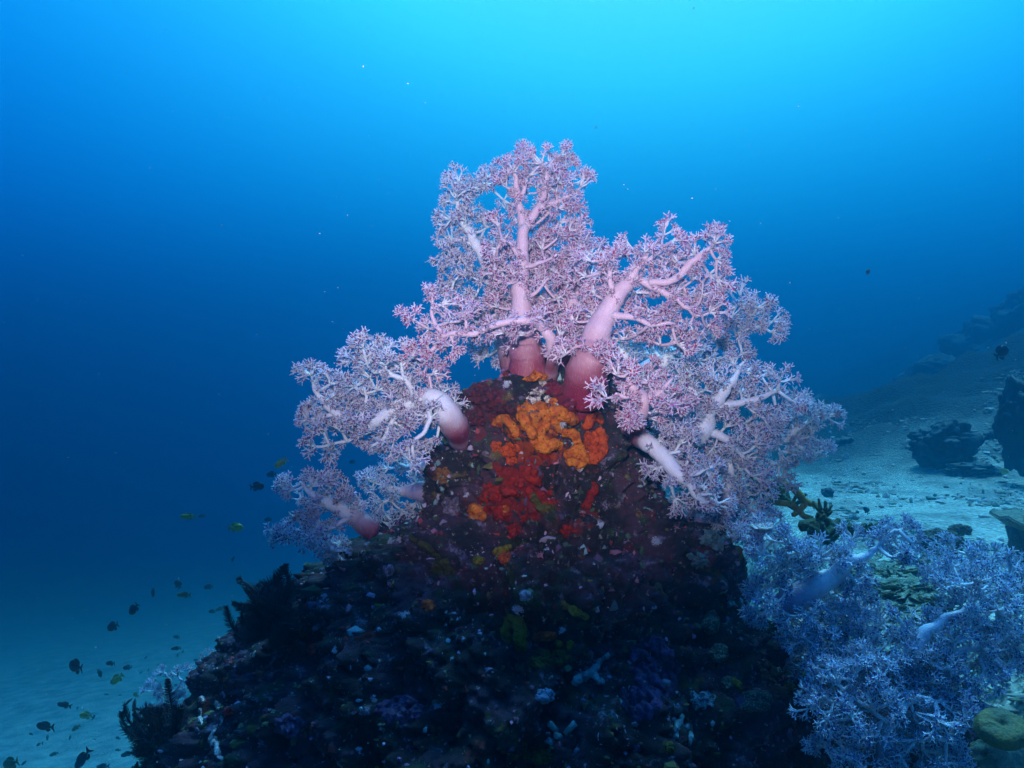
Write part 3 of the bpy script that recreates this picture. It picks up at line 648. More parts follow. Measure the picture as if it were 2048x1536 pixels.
soft_coral("deep blue soft coral in the bottom right corner with tufts spreading over its short trunk", "blue",
  [[(1770, 1540, 1.36, 40), (1775, 1480, 1.35, 34), (1790, 1430, 1.34, 26), (1830, 1400, 1.34, 16), (1860, 1390, 1.34, 8)], [(1780, 1450, 1.34, 18), (1730, 1410, 1.34, 12), (1690, 1390, 1.34, 6)],
   [(1785, 1480, 1.34, 16), (1830, 1482, 1.33, 12), (1870, 1475, 1.33, 6)]],
  [(1680, 1350, 1.38, 44, 34), (1660, 1410, 1.36, 40, 34), (1720, 1440, 1.36, 50, 40), (1860, 1420, 1.36, 60, 34), (1895, 1400, 1.37, 36, 30), (1865, 1480, 1.36, 50, 44),
   (1830, 1520, 1.36, 70, 40), (1690, 1500, 1.36, 50, 40), (1890, 1545, 1.36, 50, 30), (1740, 1375, 1.38, 50, 26)], seed=20, group=G_, ss=.0235, clr=.025, hide=.12, lr=.5, rd=.07, sp=.035)
# small pale ones by the lower feather star
soft_coral("pale blue soft coral left of the rock, behind the lower feather star's upright arm", "pale",
  [[(352, 1440, 1.95, 9), (346, 1400, 1.95, 7), (338, 1370, 1.95, 5), (334, 1345, 1.95, 3)], [(345, 1400, 1.95, 5), (365, 1360, 1.95, 3)], [(348, 1420, 1.95, 6), (318, 1412, 1.95, 3)]],
  [(336, 1352, 1.95, 26, 14, .02), (325, 1385, 1.95, 24, 20, .02), (362, 1350, 1.95, 16, 12, .02), (350, 1400, 1.95, 22, 20, .02), (322, 1420, 1.95, 22, 12, .02), (360, 1432, 1.95, 24, 16, .02)], seed=21, clr=.019, sp=.026, ss=.0165, per=6)
soft_coral("pale blue lacy soft coral leaning right against the rock, nearer to it than its twin", "pale",
  [[(395, 1440, 1.95, 9), (392, 1400, 1.95, 7), (398, 1365, 1.95, 5), (420, 1330, 1.95, 4), (428, 1308, 1.95, 3)], [(396, 1375, 1.95, 5), (380, 1345, 1.95, 3)]],
  [(422, 1318, 1.95, 18, 18, .02), (412, 1350, 1.95, 22, 18, .02), (385, 1342, 1.95, 18, 10, .02), (398, 1370, 1.95, 22, 14, .02), (385, 1415, 1.95, 18, 20, .02)], seed=22, clr=.018, sp=.026, ss=.015, per=6)
print("sprigs", NSPRIG)
# ------------------------------------------------------------------ sponges, crusts and tufts growing on the pinnacle
def flow_normal(px, py):
    ns = [on_rock(px+a, py+b)[1] for a in (-14, 0, 14) for b in (-14, 0, 14)]
    n = np.mean(ns, 0); return n/np.linalg.norm(n)
def patch_mesh(mb, px, py, rx, ry, thick, seed, lumpy=0.5, edge=0.35, col=None, hole=0.0):
    """a lumpy cushion following the rock; outline and height broken by noise"""
    nr, na = 26, 72; k = 1.0/FPX; N0 = flow_normal(px, py); V = []
    for i in range(nr+1):
        for j in range(na):
            a = 2*math.pi*j/na; e = 1+edge*noise.fractal(Vector((math.cos(a)*1.6+seed, math.sin(a)*1.6, seed*1.7)), .8, 2, 3)
            f = i/nr; X = px+rx*e*f*math.cos(a); Y = py+ry*e*f*math.sin(a)
            p, n = on_rock(X, Y); h = math.sqrt(max(0, 1-f**2.6))
            b = fr(p, 55, 3, seed); c = noise.voronoi(Vector((p*72).tolist()))[0][0]
            hh = 1.15*thick*h*(0.75+lumpy*(0.5-c)*2.0+0.35*lumpy*b+0.25*fr(p, 160, 2, seed)) - 0.004*(f**6)
            nn = N0*0.7+n*0.3; V.append(p+nn*hh)
    V = np.array(V).reshape(nr+1, na, 3)
    V[0] = V[0].mean(0); V[1:-1] = V[1:-1]*0.6 + 0.2*(V[:-2]+V[2:])
    mb.add(V.reshape(-1, 3), grid_faces(nr+1, na, True), (), col)
def worm_mesh(mb, pts, seed, lift=0.6, col=None):
    pts = np.array(pts, float); c = catmull(pts, max(10, int(len(pts)*9)))
    W_ = []; R_ = []
    for x, y, r in c:
        p, n = on_rock(x, y); rr = r*p[1]/FPX; W_.append(p+n*rr*lift); R_.append(rr)
    W_ = np.array(W_); W_[1:-1] = (W_[:-2]+W_[1:-1]*2+W_[2:])/4; W_[1:-1] = (W_[:-2]+W_[1:-1]*2+W_[2:])/4
    V, Q, T = sweep(W_, np.array(R_), 16)
    for i, p in enumerate(V):
        V[i] = p + 0.0038*np.array([fr(p, 90, 2, seed), fr(p, 90, 2, seed+4), fr(p, 90, 2, seed+8)]) + 0.012*np.array([0, -1, .3])*(0.5-noise.voronoi(Vector((p*78).tolist()))[0][0])
    mb.add(V, Q, T, col)
def spongem(n, c, c2, pores=True):
    return mat(n, col=c, col2=c2, nscale=60, rough=0.75, bump=1.0, bscale=150, spots=((c[0]*.12, c[1]*.1, c[2]*.1), 120, 0.17) if pores else None, spec=.2, trans=0.0)
MS = dict(orange=spongem("orange_sponge_skin", (.62, .20, .018), (.46, .09, .012)), red=spongem("red_sponge_skin", (.36, .016, .008), (.20, .018, .008), False),
          deep=spongem("orange_red_sponge_skin", (.55, .085, .012), (.38, .045, .01)), olive=spongem("olive_sponge_skin", (.11, .085, .010), (.055, .055, .012)),
          yellow=spongem("yellow_sponge_skin", (.26, .20, .015), (.17, .12, .012)), brown=spongem("brown_sponge_skin", (.26, .10, .02), (.14, .06, .02)),
          crimson=mat("crimson_crust", col=(.20, .010, .025), col2=(.10, .012, .02), nscale=50, bump=.8, bscale=190, rough=.7),
          wine=mat("wine_red_algae", col=(.12, .012, .016), col2=(.05, .015, .02), nscale=90, bump=1, bscale=160, rough=.8),
          white=mat("chalky_crust", col=(.75, .72, .68), col2=(.28, .22, .22), nscale=110, bump=1, bscale=200, rough=.8),
          lilac=mat("lilac_crust", col=(.30, .24, .33), col2=(.12, .09, .14), nscale=80, bump=1, bscale=200, rough=.8),
          teal=mat("teal_coral_skin", col=(.09, .20, .22), col2=(.20, .32, .32), nscale=90, bump=.8, bscale=200, rough=.6),
          green=mat("green_star_coral_skin", col=(.045, .085, .06), spots=((.20, .27, .22), 190, .30), bump=.9, bscale=300, rough=.6),
          scarlet=mat("scarlet_skin", col=(.85, .02, .012), col2=(.6, .015, .01), nscale=60, bump=.2, bscale=200, rough=.35, spec=.5),
          bluegrey=mat("blue_grey_sponge_skin", col=(.10, .17, .26), col2=(.16, .24, .34), nscale=60, bump=.4, bscale=200, rough=.6),
          purple=mat("purple_crust", col=(.12, .06, .15), col2=(.055, .03, .07), nscale=40, bump=1, bscale=170, rough=.8))
def growth(name, label, m, worms=(), patches=(), seed=1, cat="sponge", group=None, lumpy=.55, edge=.35):
    ps = []
    if m == 'red': edge = .75; lumpy = .9
    for i, w in enumerate(worms): mb = MB(); worm_mesh(mb, w, seed+i); ps.append(mb)
    for i, p in enumerate(patches): mb = MB(); patch_mesh(mb, *p, seed*3.1+i*7, lumpy, edge); ps.append(mb)
    if len(ps) == 1: return tag(ps[0].done(name, MS[m]), label, cat, group)
    root = empty(name, ps[0].V[0].mean(0), label, cat, group)
    for mb in ps: mb.done("lobe", MS[m], root)
    return root
growth("orange_sponge", "bright orange convoluted sponge with pores in the middle of the rock's upper face", "orange",
  [[(985, 848, 7), (1008, 838, 9), (1024, 852, 9), (1034, 872, 8)], [(1040, 838, 9), (1056, 822, 11), (1085, 820, 11), (1095, 832, 9)], [(1050, 826, 10), (1055, 848, 11), (1060, 872, 10)],
   [(1090, 836, 9), (1112, 822, 11), (1140, 832, 11), (1146, 845, 9)], [(1092, 842, 9), (1078, 862, 10), (1076, 882, 12), (1092, 890, 13), (1114, 888, 9)],
   [(1106, 838, 9), (1122, 862, 8), (1143, 868, 9), (1156, 880, 9), (1150, 905, 10)], [(1128, 908, 9), (1150, 900, 10), (1168, 905, 10), (1165, 925, 9), (1140, 926, 9)]],
  [(1082, 884, 20, 13, .012), (1150, 916, 22, 14, .012), (1130, 832, 22, 12, .012)], seed=3)
growth("orange_sponge", "deep orange red sponge on the right of the pored orange one", "deep",
  [[(1172, 856, 8), (1180, 838, 10), (1194, 832, 9), (1204, 846, 7)], [(1200, 862, 9), (1209, 885, 10), (1206, 910, 9), (1190, 926, 9)]],
  [(1188, 885, 20, 28, .014), (1182, 915, 20, 14, .010)], seed=13)
growth("orange_sponge", "small orange sponge cushion right under the tallest coral's foot", "orange", [], [(1070, 752, 25, 12, .018)], seed=21)
growth("orange_sponge", "red orange sponge lump beside the wide crimson foot at the top", "deep", [], [(1148, 772, 21, 17, .018)], seed=25)
growth("orange_sponge", "pea sized orange sponge right of the chalky white crust", "orange", [], [(1108, 803, 9, 9, .010)], seed=28)
growth("orange_sponge", "amber sponge lump at the lower left of the big scarlet sponge patch", "orange", [[(940, 1012, 8), (952, 1022, 10), (966, 1040, 8)]], [(950, 1022, 18, 15, .012), (1010, 1018, 9, 10, .008)], seed=31)
growth("red_sponge", "big scarlet sponge patch on the left half of the rock's middle", "red", [[(965, 995, 9), (990, 980, 10), (1020, 982, 8), (1032, 990, 6)]], [(985, 1000, 26, 26, .012), (1000, 1030, 17, 14, .010), (1008, 985, 24, 9, .008)], seed=41)
growth("red_sponge", "dull red sponge smear in the rock's centre just below the orange sponges", "red", [[(1050, 935, 8), (1062, 952, 10), (1075, 965, 8)]], [(1055, 945, 24, 18, .008), (1040, 965, 20, 9, .008), (1085, 985, 22, 8, .006)], seed=47)
growth("red_sponge", "dark orange sponge knobs left of centre, level with the pored orange sponge's base", "deep", [], [(1020, 900, 20, 16, .009), (1025, 922, 14, 9, .008), (992, 892, 12, 12, .008), (998, 848, 8, 8, .006)], seed=53)
growth("red_sponge", "narrow upright red sponge streak right of centre", "red", [[(1192, 968, 6), (1184, 985, 8), (1176, 1012, 7)]], [(1172, 1012, 9, 8, .008)], seed=59)
growth("red_sponge", "dim red sponge wedge low in the rock's centre", "red", [[(1058, 975, 6), (1065, 995, 7), (1075, 1015, 6)]], [(1100, 1005, 22, 9, .007), (1135, 1062, 16, 10, .006), (1025, 1058, 14, 18, .008), (1050, 1038, 9, 10, .006)], seed=61)
growth("olive_sponge", "olive brown sponge beneath the dull red smear", "olive", [[(1066, 990, 7), (1078, 1010, 8), (1092, 1020, 8)]], [(1090, 1015, 22, 12, .010)], seed=67)
growth("brown_sponge", "rusty brown sponge by the left edge above the lilac knob", "brown", [], [(885, 950, 18, 20, .008)], seed=71)
growth("yellow_sponge", "yellow ochre sponge ridge with a row of round pores, centre of the lower rock", "yellow", [[(1020, 1232, 10), (1030, 1250, 13), (1040, 1275, 13), (1044, 1300, 9)]], [(1012, 1265, 14, 24, .008)], seed=73)
growth("yellow_sponge", "dim yellow sponge curl right of the ochre ridge", "yellow", [[(1125, 1208, 6), (1145, 1215, 7), (1160, 1225, 8), (1172, 1230, 6)]], [(1117, 1287, 9, 9, .008), (1140, 1290, 8, 12, .006)], seed=79)
growth("brown_sponge", "rust orange sponge bar between the ochre ridge and yellow knob", "deep", [[(1068, 1276, 8), (1090, 1272, 9), (1108, 1268, 7)]], [(1090, 1276, 20, 8, .008)], seed=83)
growth("olive_sponge", "wide olive sponge cushion low on the rock's centre line", "olive", [], [(1105, 1315, 40, 16, .012), (1075, 1328, 26, 12, .01)], seed=89)
growth("olive_sponge", "long olive sponge band on the left upper slope", "olive", [[(822, 1082, 8), (845, 1085, 9), (862, 1096, 8), (878, 1118, 10)]], [(885, 1135, 24, 20, .008)], seed=97)
growth("yellow_sponge", "mustard sponge knob with an orange neighbour, above the ochre ridge", "yellow", [[(985, 1108, 6), (1003, 1103, 8), (1018, 1096, 7)]], [(957, 1122, 13, 11, .010)], seed=101)
growth("orange_sponge", "small burnt orange sponge lump above the ochre ridge", "deep", [], [(1008, 1112, 13, 16, .010)], seed=103)
growth("brown_sponge", "small dark orange sponge left of the ochre ridge, at mid height", "deep", [], [(856, 1212, 15, 13, .008)], seed=107)
growth("yellow_sponge", "mustard sponge hanging under the overhang at the lower right edge", "olive", [], [(1598, 1375, 26, 34, .014)], seed=109)
growth("yellow_sponge", "bright yellow sponge finger between the green star corals", "yellow", [[(1462, 1355, 5), (1472, 1368, 7), (1484, 1382, 5)]], seed=113)
growth("olive_sponge", "olive sponge at the bottom edge right of centre", "olive", [], [(1075, 1512, 32, 18, .010), (1340, 1495, 10, 14, .008)], seed=127)
growth("red_sponge", "scarlet sea squirt on the lower left rock edge", "scarlet", [], [(457, 1426, 10, 11, .016)], seed=131, cat="sea squirt", edge=.15, lumpy=.15)
growth("red_sponge", "dark scarlet sponge low on the left slope, below the upper feather star", "scarlet", [], [(624, 1300, 12, 18, .008)], seed=137)
growth("crimson_crust", "smooth dark crimson crust right of the chalky patch at the rock's top", "crimson", [], [(1140, 812, 46, 32, .006), (1105, 775, 20, 18, .005), (1180, 800, 20, 26, .006)], seed=139, cat="crust", lumpy=.3)
growth("red_algae", "shaggy wine red algae on the rock's upper left shoulder", "wine", [], [(965, 790, 36, 24, .012), (990, 820, 50, 22, .010), (950, 835, 32, 22, .010)], seed=149, cat="algae", lumpy=1.2)
growth("chalky_crust", "chalky white crust between the top orange cushion and the big orange sponge", "white", [], [(1078, 783, 15, 9, .008), (1070, 800, 17, 8, .007), (1100, 800, 11, 7, .007), (1086, 765, 8, 10, .006), (1115, 812, 7, 6, .005)], seed=151, cat="crust", lumpy=1.2, edge=.7)
growth("lilac_knob", "rounded lilac grey coral knob on the left slope by the amber sponge", "lilac", [], [(902, 1012, 20, 18, .020)], seed=157, cat="coral", lumpy=.9)
growth("lilac_knob", "small whitish coral knob under the shaded left corals", "lilac", [], [(777, 1140, 12, 12, .012)], seed=163, cat="coral", lumpy=.9)
growth("chalky_crust", "pale pink sponge tag at the right of the rock's upper face", "white", [], [(1160, 938, 8, 7, .008)], seed=165, cat="crust")
growth("chalky_crust", "dusty pink crust lump beneath the crimson foot", "lilac", [], [(1156, 796, 12, 6, .010)], seed=166, cat="crust")
growth("chalky_crust", "wrinkled greyish white crust running down the lower left edge", "white", [[(432, 1452, 4), (424, 1475, 5), (430, 1495, 5), (445, 1520, 4)], [(440, 1450, 3), (446, 1432, 3)]], [(428, 1480, 9, 14, .005), (437, 1412, 7, 8, .008), (405, 1400, 6, 10, .006), (400, 1432, 6, 16, .005)], seed=167, cat="crust", lumpy=1.3, edge=.8)
for i, (x, y, rx, ry, l) in enumerate([(1423, 1246, 18, 24, "green star coral dome, topmost of the four on the lower right face"), (1438, 1306, 20, 20, "green star coral dome, second from the top on the lower right face"),
   (1455, 1368, 16, 17, "small green star coral dome left of the yellow sponge finger"), (1512, 1402, 36, 24, "largest green star coral dome, below the yellow sponge finger")]):
    growth("star_coral", l, "green", [], [(x, y, rx, ry, .016)], seed=171+i*4, cat="coral", group="green star corals on the lower right face", lumpy=.15, edge=.2)
growth("teal_coral", "pale teal forked coral at the lower right of centre", "teal", [[(1150, 1372, 7), (1160, 1358, 9), (1180, 1342, 8), (1202, 1322, 6), (1215, 1310, 5)], [(1178, 1346, 7), (1192, 1356, 7), (1204, 1368, 7)], [(1152, 1345, 4), (1160, 1362, 5)]], seed=191, cat="coral")
growth("blue_sponge", "blue grey sponge block with chalky right edge near the bottom centre", "bluegrey", [], [(1090, 1392, 19, 17, .014)], seed=193)
growth("blue_sponge", "soft blue sponge lump above the ochre ridge", "bluegrey", [], [(1052, 1190, 15, 12, .010)], seed=197)
growth("purple_crust", "purple knobbly rock face lower right of centre", "purple", [], [(1310, 1330, 50, 60, .018), (1280, 1400, 46, 34, .016)], seed=199, cat="crust", lumpy=1)
growth("purple_crust", "violet crust low on the left part of the rock", "purple", [], [(800, 1420, 50, 30, .010), (580, 1450, 34, 26, .010)], seed=211, cat="crust", lumpy=1)
growth("pale_crust", "rough pale green brown crust on the knob at the rock's right edge", "teal", [], [(1432, 1075, 30, 18, .010), (1400, 1120, 22, 18, .010), (1462, 1208, 8, 12, .010)], seed=223, cat="crust", lumpy=1.5, edge=.8)
growth("teal_coral", "teal strip coral running down near the bottom, right of centre", "teal", [[(1362, 1432, 5), (1356, 1452, 7), (1350, 1475, 6)], [(1362, 1450, 5), (1380, 1462, 6), (1378, 1485, 5)]], [(1270, 1450, 8, 6, .006)], seed=227, cat="coral")
# leafy plate corals: thin ruffled lobes standing off the surface
def lobe(mb, p, n, w, h, seed, up=None):
    r = np.random.default_rng(seed); n = n/np.linalg.norm(n)
    t = r.normal(size=3); t -= n*(t@n); t /= np.linalg.norm(t); u = np.cross(n, t)
    nu, nv = 9, 5; V = []
    for k in (0, 1):
        for i in range(nu):
            for j in range(nv):
                a = (i/(nu-1)-.5)*2.4; f = j/(nv-1)
                q = p + t*math.sin(a)*w*(.35+.65*f) + n*h*f*(0.6+.4*math.cos(a)) + u*(0.25*w*math.sin(a*3.1+seed)*f + .5*w*f*f) + u*(0.0016*(k*2-1))
                V.append(q)
    V = np.array(V); g = grid_faces(nu, nv)
    edge = [(j*1) for j in range(0)]
    m = nu*nv; E = []
    for i in range(nu-1): E.append((i*nv+nv-1, (i+1)*nv+nv-1, m+(i+1)*nv+nv-1, m+i*nv+nv-1))
    for j in range(nv-1): E.append((j, j+1, m+j+1, m+j)); b = (nu-1)*nv; E.append((b+j+1, b+j, m+b+j, m+b+j+1))
    mb.add(V, np.vstack([g, g[:, ::-1]+m, np.array(E)]))
def leafy(label, spots, m, size, seed, hit=None):
    mb = MB(); r = np.random.default_rng(seed)
    for (x, y, rx, ry, n) in spots:
        for k in range(n):
            X, Y = x+r.uniform(-1, 1)*rx, y+r.uniform(-1, 1)*ry
            p, nn = (hit or on_rock)(X, Y); nn = nn*0.6+np.array([0.1, -.3, .6]); lobe(mb, p-nn*.004, nn, size*r.uniform(.7, 1.2), size*r.uniform(.9, 1.6), seed*100+k)
    return tag(mb.done("leafy_coral", m), label, "coral")
M_LEAF = mat("leafy_coral_skin", col=(.20, .34, .32), col2=(.36, .50, .44), nscale=60, bump=.6, bscale=200, rough=.6)
M_LEAFD = mat("dim_leafy_coral_skin", col=(.10, .22, .25), col2=(.20, .34, .38), nscale=60, bump=.6, bscale=200, rough=.6)
leafy("dim teal leafy coral low on the right face, left of the green domes", [(1405, 1400, 20, 14, 46)], M_LEAFD, .009, 5)
leafy("bright pale green leafy coral along the rock's lower right edge, upper clump", [(1632, 1312, 8, 22, 16)], M_LEAF, .013, 6)
leafy("bright pale green leafy coral along the rock's lower right edge, lower clump", [(1652, 1368, 12, 18, 20)], M_LEAF, .013, 8)
# white tube sponge, four short open tubes
def tube_sponge():
    root = empty("tube_sponge", on_rock(1118, 1468)[0], "cluster of four short whitish tube sponges near the bottom centre", "sponge")
    for x, y, dx, dz in [(1112, 1462, -.006, .010), (1134, 1464, .008, .008), (1120, 1474, .001, .003), (1106, 1484, -.010, -.004)]:
        p, n = on_rock(x, y); a = p-n*.004; b = p+n*.013+np.array([dx, 0, dz])
        V, Q, T = sweep(np.vstack([a, (a+b)/2, b, b-(b-a)*.02, b-(b-a)*.5]), [.0062, .0058, .0064, .0036, .003], 14)
        mb = MB().add(V, Q, T); mb.done("tube", MS['teal'], root)
tube_sponge()
# tiny white star tufts
M_TUFT = mat("white_tuft", attr="tint", rough=.6, trans=.1)
tufts = [(1012, 768, 10, "small white starry tuft on the wine red algae"), (1124, 843, 15, "largest white spiky tuft, sitting on the orange sponge"), (1286, 960, 9, "pale starry tuft right of centre near the hanging white arm"),
 (1200, 1052, 9, "lilac starry tuft in dark rock below the red streak"), (1316, 1086, 12, "lilac tuft on the right slope under the hanging arm"), (648, 1196, 10, "pale starry tuft right of the upper feather star"),
 (806, 1231, 10, "bluish starry tuft on the left slope left of the small dark orange sponge"), (747, 1400, 8, "round pale blue tuft low on the left part of the rock"), (717, 1499, 8, "round pale blue tuft at the bottom left of the rock"),
 (876, 1412, 9, "pale tuft pair left of the blue grey sponge block"), (1036, 1216, 12, "bright blue tuft directly above the ochre sponge ridge"), (802, 1083, 13, "white tuft on the shaded left ridge"), (782, 1084, 9, "smaller white tuft beside the one on the shaded left ridge"),
 (1092, 1240, 9, "glinting white tuft right of the ochre ridge"), (1126, 1262, 9, "white tuft column above the yellow knob"), (932, 990, 6, "tiny white star above the amber sponge"), (905, 985, 5, "tiny white star above the lilac knob"),
 (632, 1254, 8, "white speckled tuft below the upper feather star"), (668, 1300, 9, "pale tuft right of the dark scarlet sponge"), (1272, 880, 14, "whitish green tuft in the shade by the purple foot at right"), (1345, 1022, 8, "pale tuft on the dark right slope"), (1482, 1180, 6, "pale tuft on the right edge under the knob")]
for i, (x, y, s, l) in enumerate(tufts):
    p, n = on_rock(x, y); mb = MB(); k = s*p[1]/FPX; N_ = 10
    d = rng.normal(size=(N_, 3))*.8+n*1.1; d /= np.linalg.norm(d, axis=1)[:, None]
    bake_sprigs(np.repeat(p[None]-n*.001, N_, 0)+rng.normal(size=(N_, 3))*k*.25, d, np.full(N_, k*.9), np.full((N_, 3), (.62, .68, .80)), np.full((N_, 3), (.45, .5, .66)), mb)
    tag(mb.done("coral_tuft", M_TUFT, smooth=False), l, "coral tuft", "little white tufts on the rock")
# countless crusts, shells and turf covering the rock: one stuff object
def turf():
    V = ROCK_V; Q = ROCK_Q; A = V[Q[:, 0]]; B = V[Q[:, 1]]; C = V[Q[:, 2]]; D = V[Q[:, 3]]
    nrm = np.cross(C-A, D-B); ar = np.linalg.norm(nrm, axis=1)/2; nrm /= (2*ar[:, None]+1e-12)
    cen = (A+C)/2; ok = (cen[:, 2] > -1.0)
    view = np.einsum('ij,ij->i', nrm, -cen/np.linalg.norm(cen, axis=1)[:, None])
    if np.mean(view) < 0: nrm = -nrm; view = -view
    w = ar*ok*np.where(view > -.1, 1, .15); w /= w.sum(); n = 42000
    I = rng.choice(len(Q), n, p=w); p = A[I]+(B[I]-A[I])*rng.random((n, 1))+(D[I]-A[I])*rng.random((n, 1))
    cols = np.array([(.07, .04, .08), (.15, .07, .15), (.045, .08, .045), (.22, .03, .03), (.10, .085, .025), (.30, .24, .34), (.16, .28, .30), (.65, .65, .68), (.36, .14, .20), (.22, .16, .03)])
    pr = np.array([.20, .15, .14, .08, .10, .11, .07, .05, .06, .04])
    # colour chosen by region so that growth comes in colonies
    reg = np.array([fr(q, 9, 2, 5)+0.5*fr(q, 30, 2, 9) for q in p]); u = np.clip(0.5+reg*0.8+rng.normal(size=n)*.16, 0, .999)
    perm = np.array([1, 8, 3, 0, 2, 4, 5, 6, 7, 9]); cum = np.cumsum(pr[perm])/pr.sum(); ci = perm[np.searchsorted(cum, rng.permutation(np.argsort(np.argsort(u))/n*.5 + .5*rng.random(n)) if False else np.clip(np.argsort(np.argsort(u))/n*.7+.3*rng.random(n), 0, .999))]
    iv, it = ico(1); mb = MB(); m = len(iv); mk = 10
    s = np.exp(rng.normal(size=n)*.45)*.0027; s = np.where(ci == 7, s*.45, s)
    stretch = np.exp((rng.normal(size=(n, 3))*.4).clip(-.7, .7))
    nn = nrm[I]+rng.normal(size=(n, 3))*.25; nn /= np.linalg.norm(nn, axis=1)[:, None]
    W_ = (iv[None]*(1+.35*rng.normal(size=(n, m, 1)).clip(-1, 1)))*stretch[:, None]*s[:, None, None]
    W_ = W_+p[:, None]+nn[:, None]*s[:, None, None]*.35
    F = (it[None]+(np.arange(n)*m)[:, None, None]).reshape(-1, 3)
    cc = cols[ci]*rng.uniform(.7, 1.7, (n, 1)); mb.add(W_.reshape(-1, 3), (), F, np.repeat(cc, m, 0))
    # short branching algae and hydroids
    k = 3500; J = rng.choice(len(Q), k, p=w); pp = cen[J]; dn = nrm[J]+rng.normal(size=(k, 3))*.4
    base = cols[rng.choice([0, 1, 2, 3, 4, 5, 8], k)]*1.4
    bake_sprigs(pp, dn, rng.uniform(.008, .018, k), base, base*.7, mb)
    o = mb.done("reef_turf", mat("reef_turf_mix", attr="tint", rough=.75, bump=.4, bscale=400), smooth=False)
    o["kind"] = "stuff"; o["label"] = "turf of algae, crusts and shell grit over the pinnacle"
turf()
# ------------------------------------------------------------------ feather stars
M_FEATHER = mat("feather_star_black", col=(.007, .009, .016), rough=.55, spec=.35)
M_PINN = mat("feather_star_pinnules", col=(.012, .014, .03), rough=.5, spec=.5)
def feather_arm(root, pts, r0, plen, seed):
    """pts (px,py,d); an arm with two rows of pinnules, one mesh"""
    r = np.random.default_rng(seed); W_ = np.array([P(*p) for p in pts]); n = 34; c = catmull(W_, n); mb = MB()
    V, Q, T = sweep(c, np.linspace(r0, r0*.3, n), 6); mb.add(V, Q, T)
    tan = np.gradient(c, axis=0); tan /= np.linalg.norm(tan, axis=1)[:, None]
    L = np.linalg.norm(np.diff(c, axis=0), axis=1).sum(); m = max(24, int(L/.0030)); side = r.normal(size=3)*.35+np.array([0, -.35, 0])
    pv, pf = [], []
    for k in range(m):
        f = (k+.5)/m; i = min(int(f*(n-1)), n-2); g = f*(n-1)-i; q = c[i]*(1-g)+c[i+1]*g; t = tan[i]
        u = np.cross(t, side+np.array([0, 1., 0])); u /= np.linalg.norm(u)+1e-9
        ln = plen*(min(1, f*6)*.7+.3)*(1-.65*max(0, f-.55)/.45)*r.uniform(.85, 1.1)
        for s in (-1, 1):
            d = u*s + t*.55 + r.normal(size=3)*.08; d /= np.linalg.norm(d); e = q+d*ln; mdl = q+d*ln*.5+t*ln*.04; w = np.cross(d, [0, 1, 0]); w /= np.linalg.norm(w)+1e-9
            h = .0009; b = len(pv); dd = np.array([0, 1, 0])*h
            pv += [q-w*h, q+w*h, q+dd, mdl-w*h*.9, mdl+w*h*.9, mdl+dd, e+t*ln*.12]
            pf += [(b, b+1, b+4), (b, b+4, b+3), (b+1, b+2, b+5), (b+1, b+5, b+4), (b+2, b, b+3), (b+2, b+3, b+5), (b+3, b+4, b+6), (b+4, b+5, b+6), (b+5, b+3, b+6)]
    mb.add(np.array(pv), (), np.array(pf))
    mb.done("arm", M_FEATHER, root)
def feather_star(label, c, d, arms, box, nrand, plen, seed, out):
    r = np.random.default_rng(seed); base = P(c[0], c[1], d)
    root = empty("feather_star", base, label, "feather star", "black feather stars on the left edge of the rock")
    iv, it = ico(3); V = iv*np.array([.020, .018, .016]); V = V*(1+.12*np.array([fr(v, 90, 2, seed) for v in V]))[:, None]
    MB().add(V+base, (), it).done("centre", M_FEATHER, root)
    for k in range(9):
        a = r.uniform(0, 6.28); e = base+np.array([math.cos(a)*.02+.012, .012, math.sin(a)*.012-.028]); mb = MB().tube(np.array([base, (base+e)/2+np.array([0, 0, -.006]), e]), [.0022, .0018, .001], 6); mb.done("cirrus", M_FEATHER, root)
    for i, a in enumerate(arms):
        pts = [(c[0], c[1], d)]+[(x, y, d-.01+r.uniform(-.03, .03)) for x, y in a]; feather_arm(root, pts, .0032, plen, seed*50+i)
    for i in range(nrand):
        x0, y0, x1, y1 = box; ex, ey = r.uniform(x0, x1), r.uniform(y0, y1)
        mx, my = (c[0]+ex)/2+r.uniform(-16, 16)+out[0]*10, (c[1]+ey)/2+r.uniform(-14, 14)+out[1]*10; cu = r.uniform(-1, 1)*14
        dd = d+r.uniform(-.07, .05)
        feather_arm(root, [(c[0], c[1], d), (mx, my, (d+dd)/2-.01), (ex, ey, dd), (ex+cu, ey-12*r.random(), dd+.005)], .0030, plen, seed*99+i)
feather_star("black feather star clinging to the middle of the left edge, upper of the two", (556, 1236), 1.60,
  [[(500, 1272), (474, 1268), (458, 1240), (452, 1212)], [(520, 1192), (500, 1172), (484, 1162), (474, 1162)], [(536, 1180), (552, 1158), (566, 1142), (572, 1128)], [(568, 1195), (580, 1168), (574, 1146), (562, 1138)],
   [(505, 1225), (482, 1216), (464, 1206)], [(512, 1240), (490, 1242), (482, 1228), (486, 1216)], [(520, 1262), (492, 1280), (468, 1272)]], (488, 1165, 592, 1285), 85, .0210, 3, (-1, -.3))
feather_star("black feather star at the bottom left, lower of the two, one arm straight up", (326, 1515), 1.62,
  [[(288, 1490), (258, 1462), (246, 1440), (243, 1424)], [(290, 1480), (262, 1448), (248, 1415), (260, 1402)], [(288, 1470), (270, 1430), (268, 1402)], [(345, 1462), (346, 1425), (338, 1385), (335, 1358)],
   [(310, 1480), (292, 1440), (288, 1416)], [(325, 1470), (318, 1435), (310, 1414)], [(340, 1480), (335, 1440), (328, 1420)], [(300, 1510), (272, 1480), (250, 1462), (241, 1448)], [(350, 1490), (358, 1450), (352, 1425)]],
  (272, 1418, 362, 1545), 85, .0210, 4, (-.6, -.6))
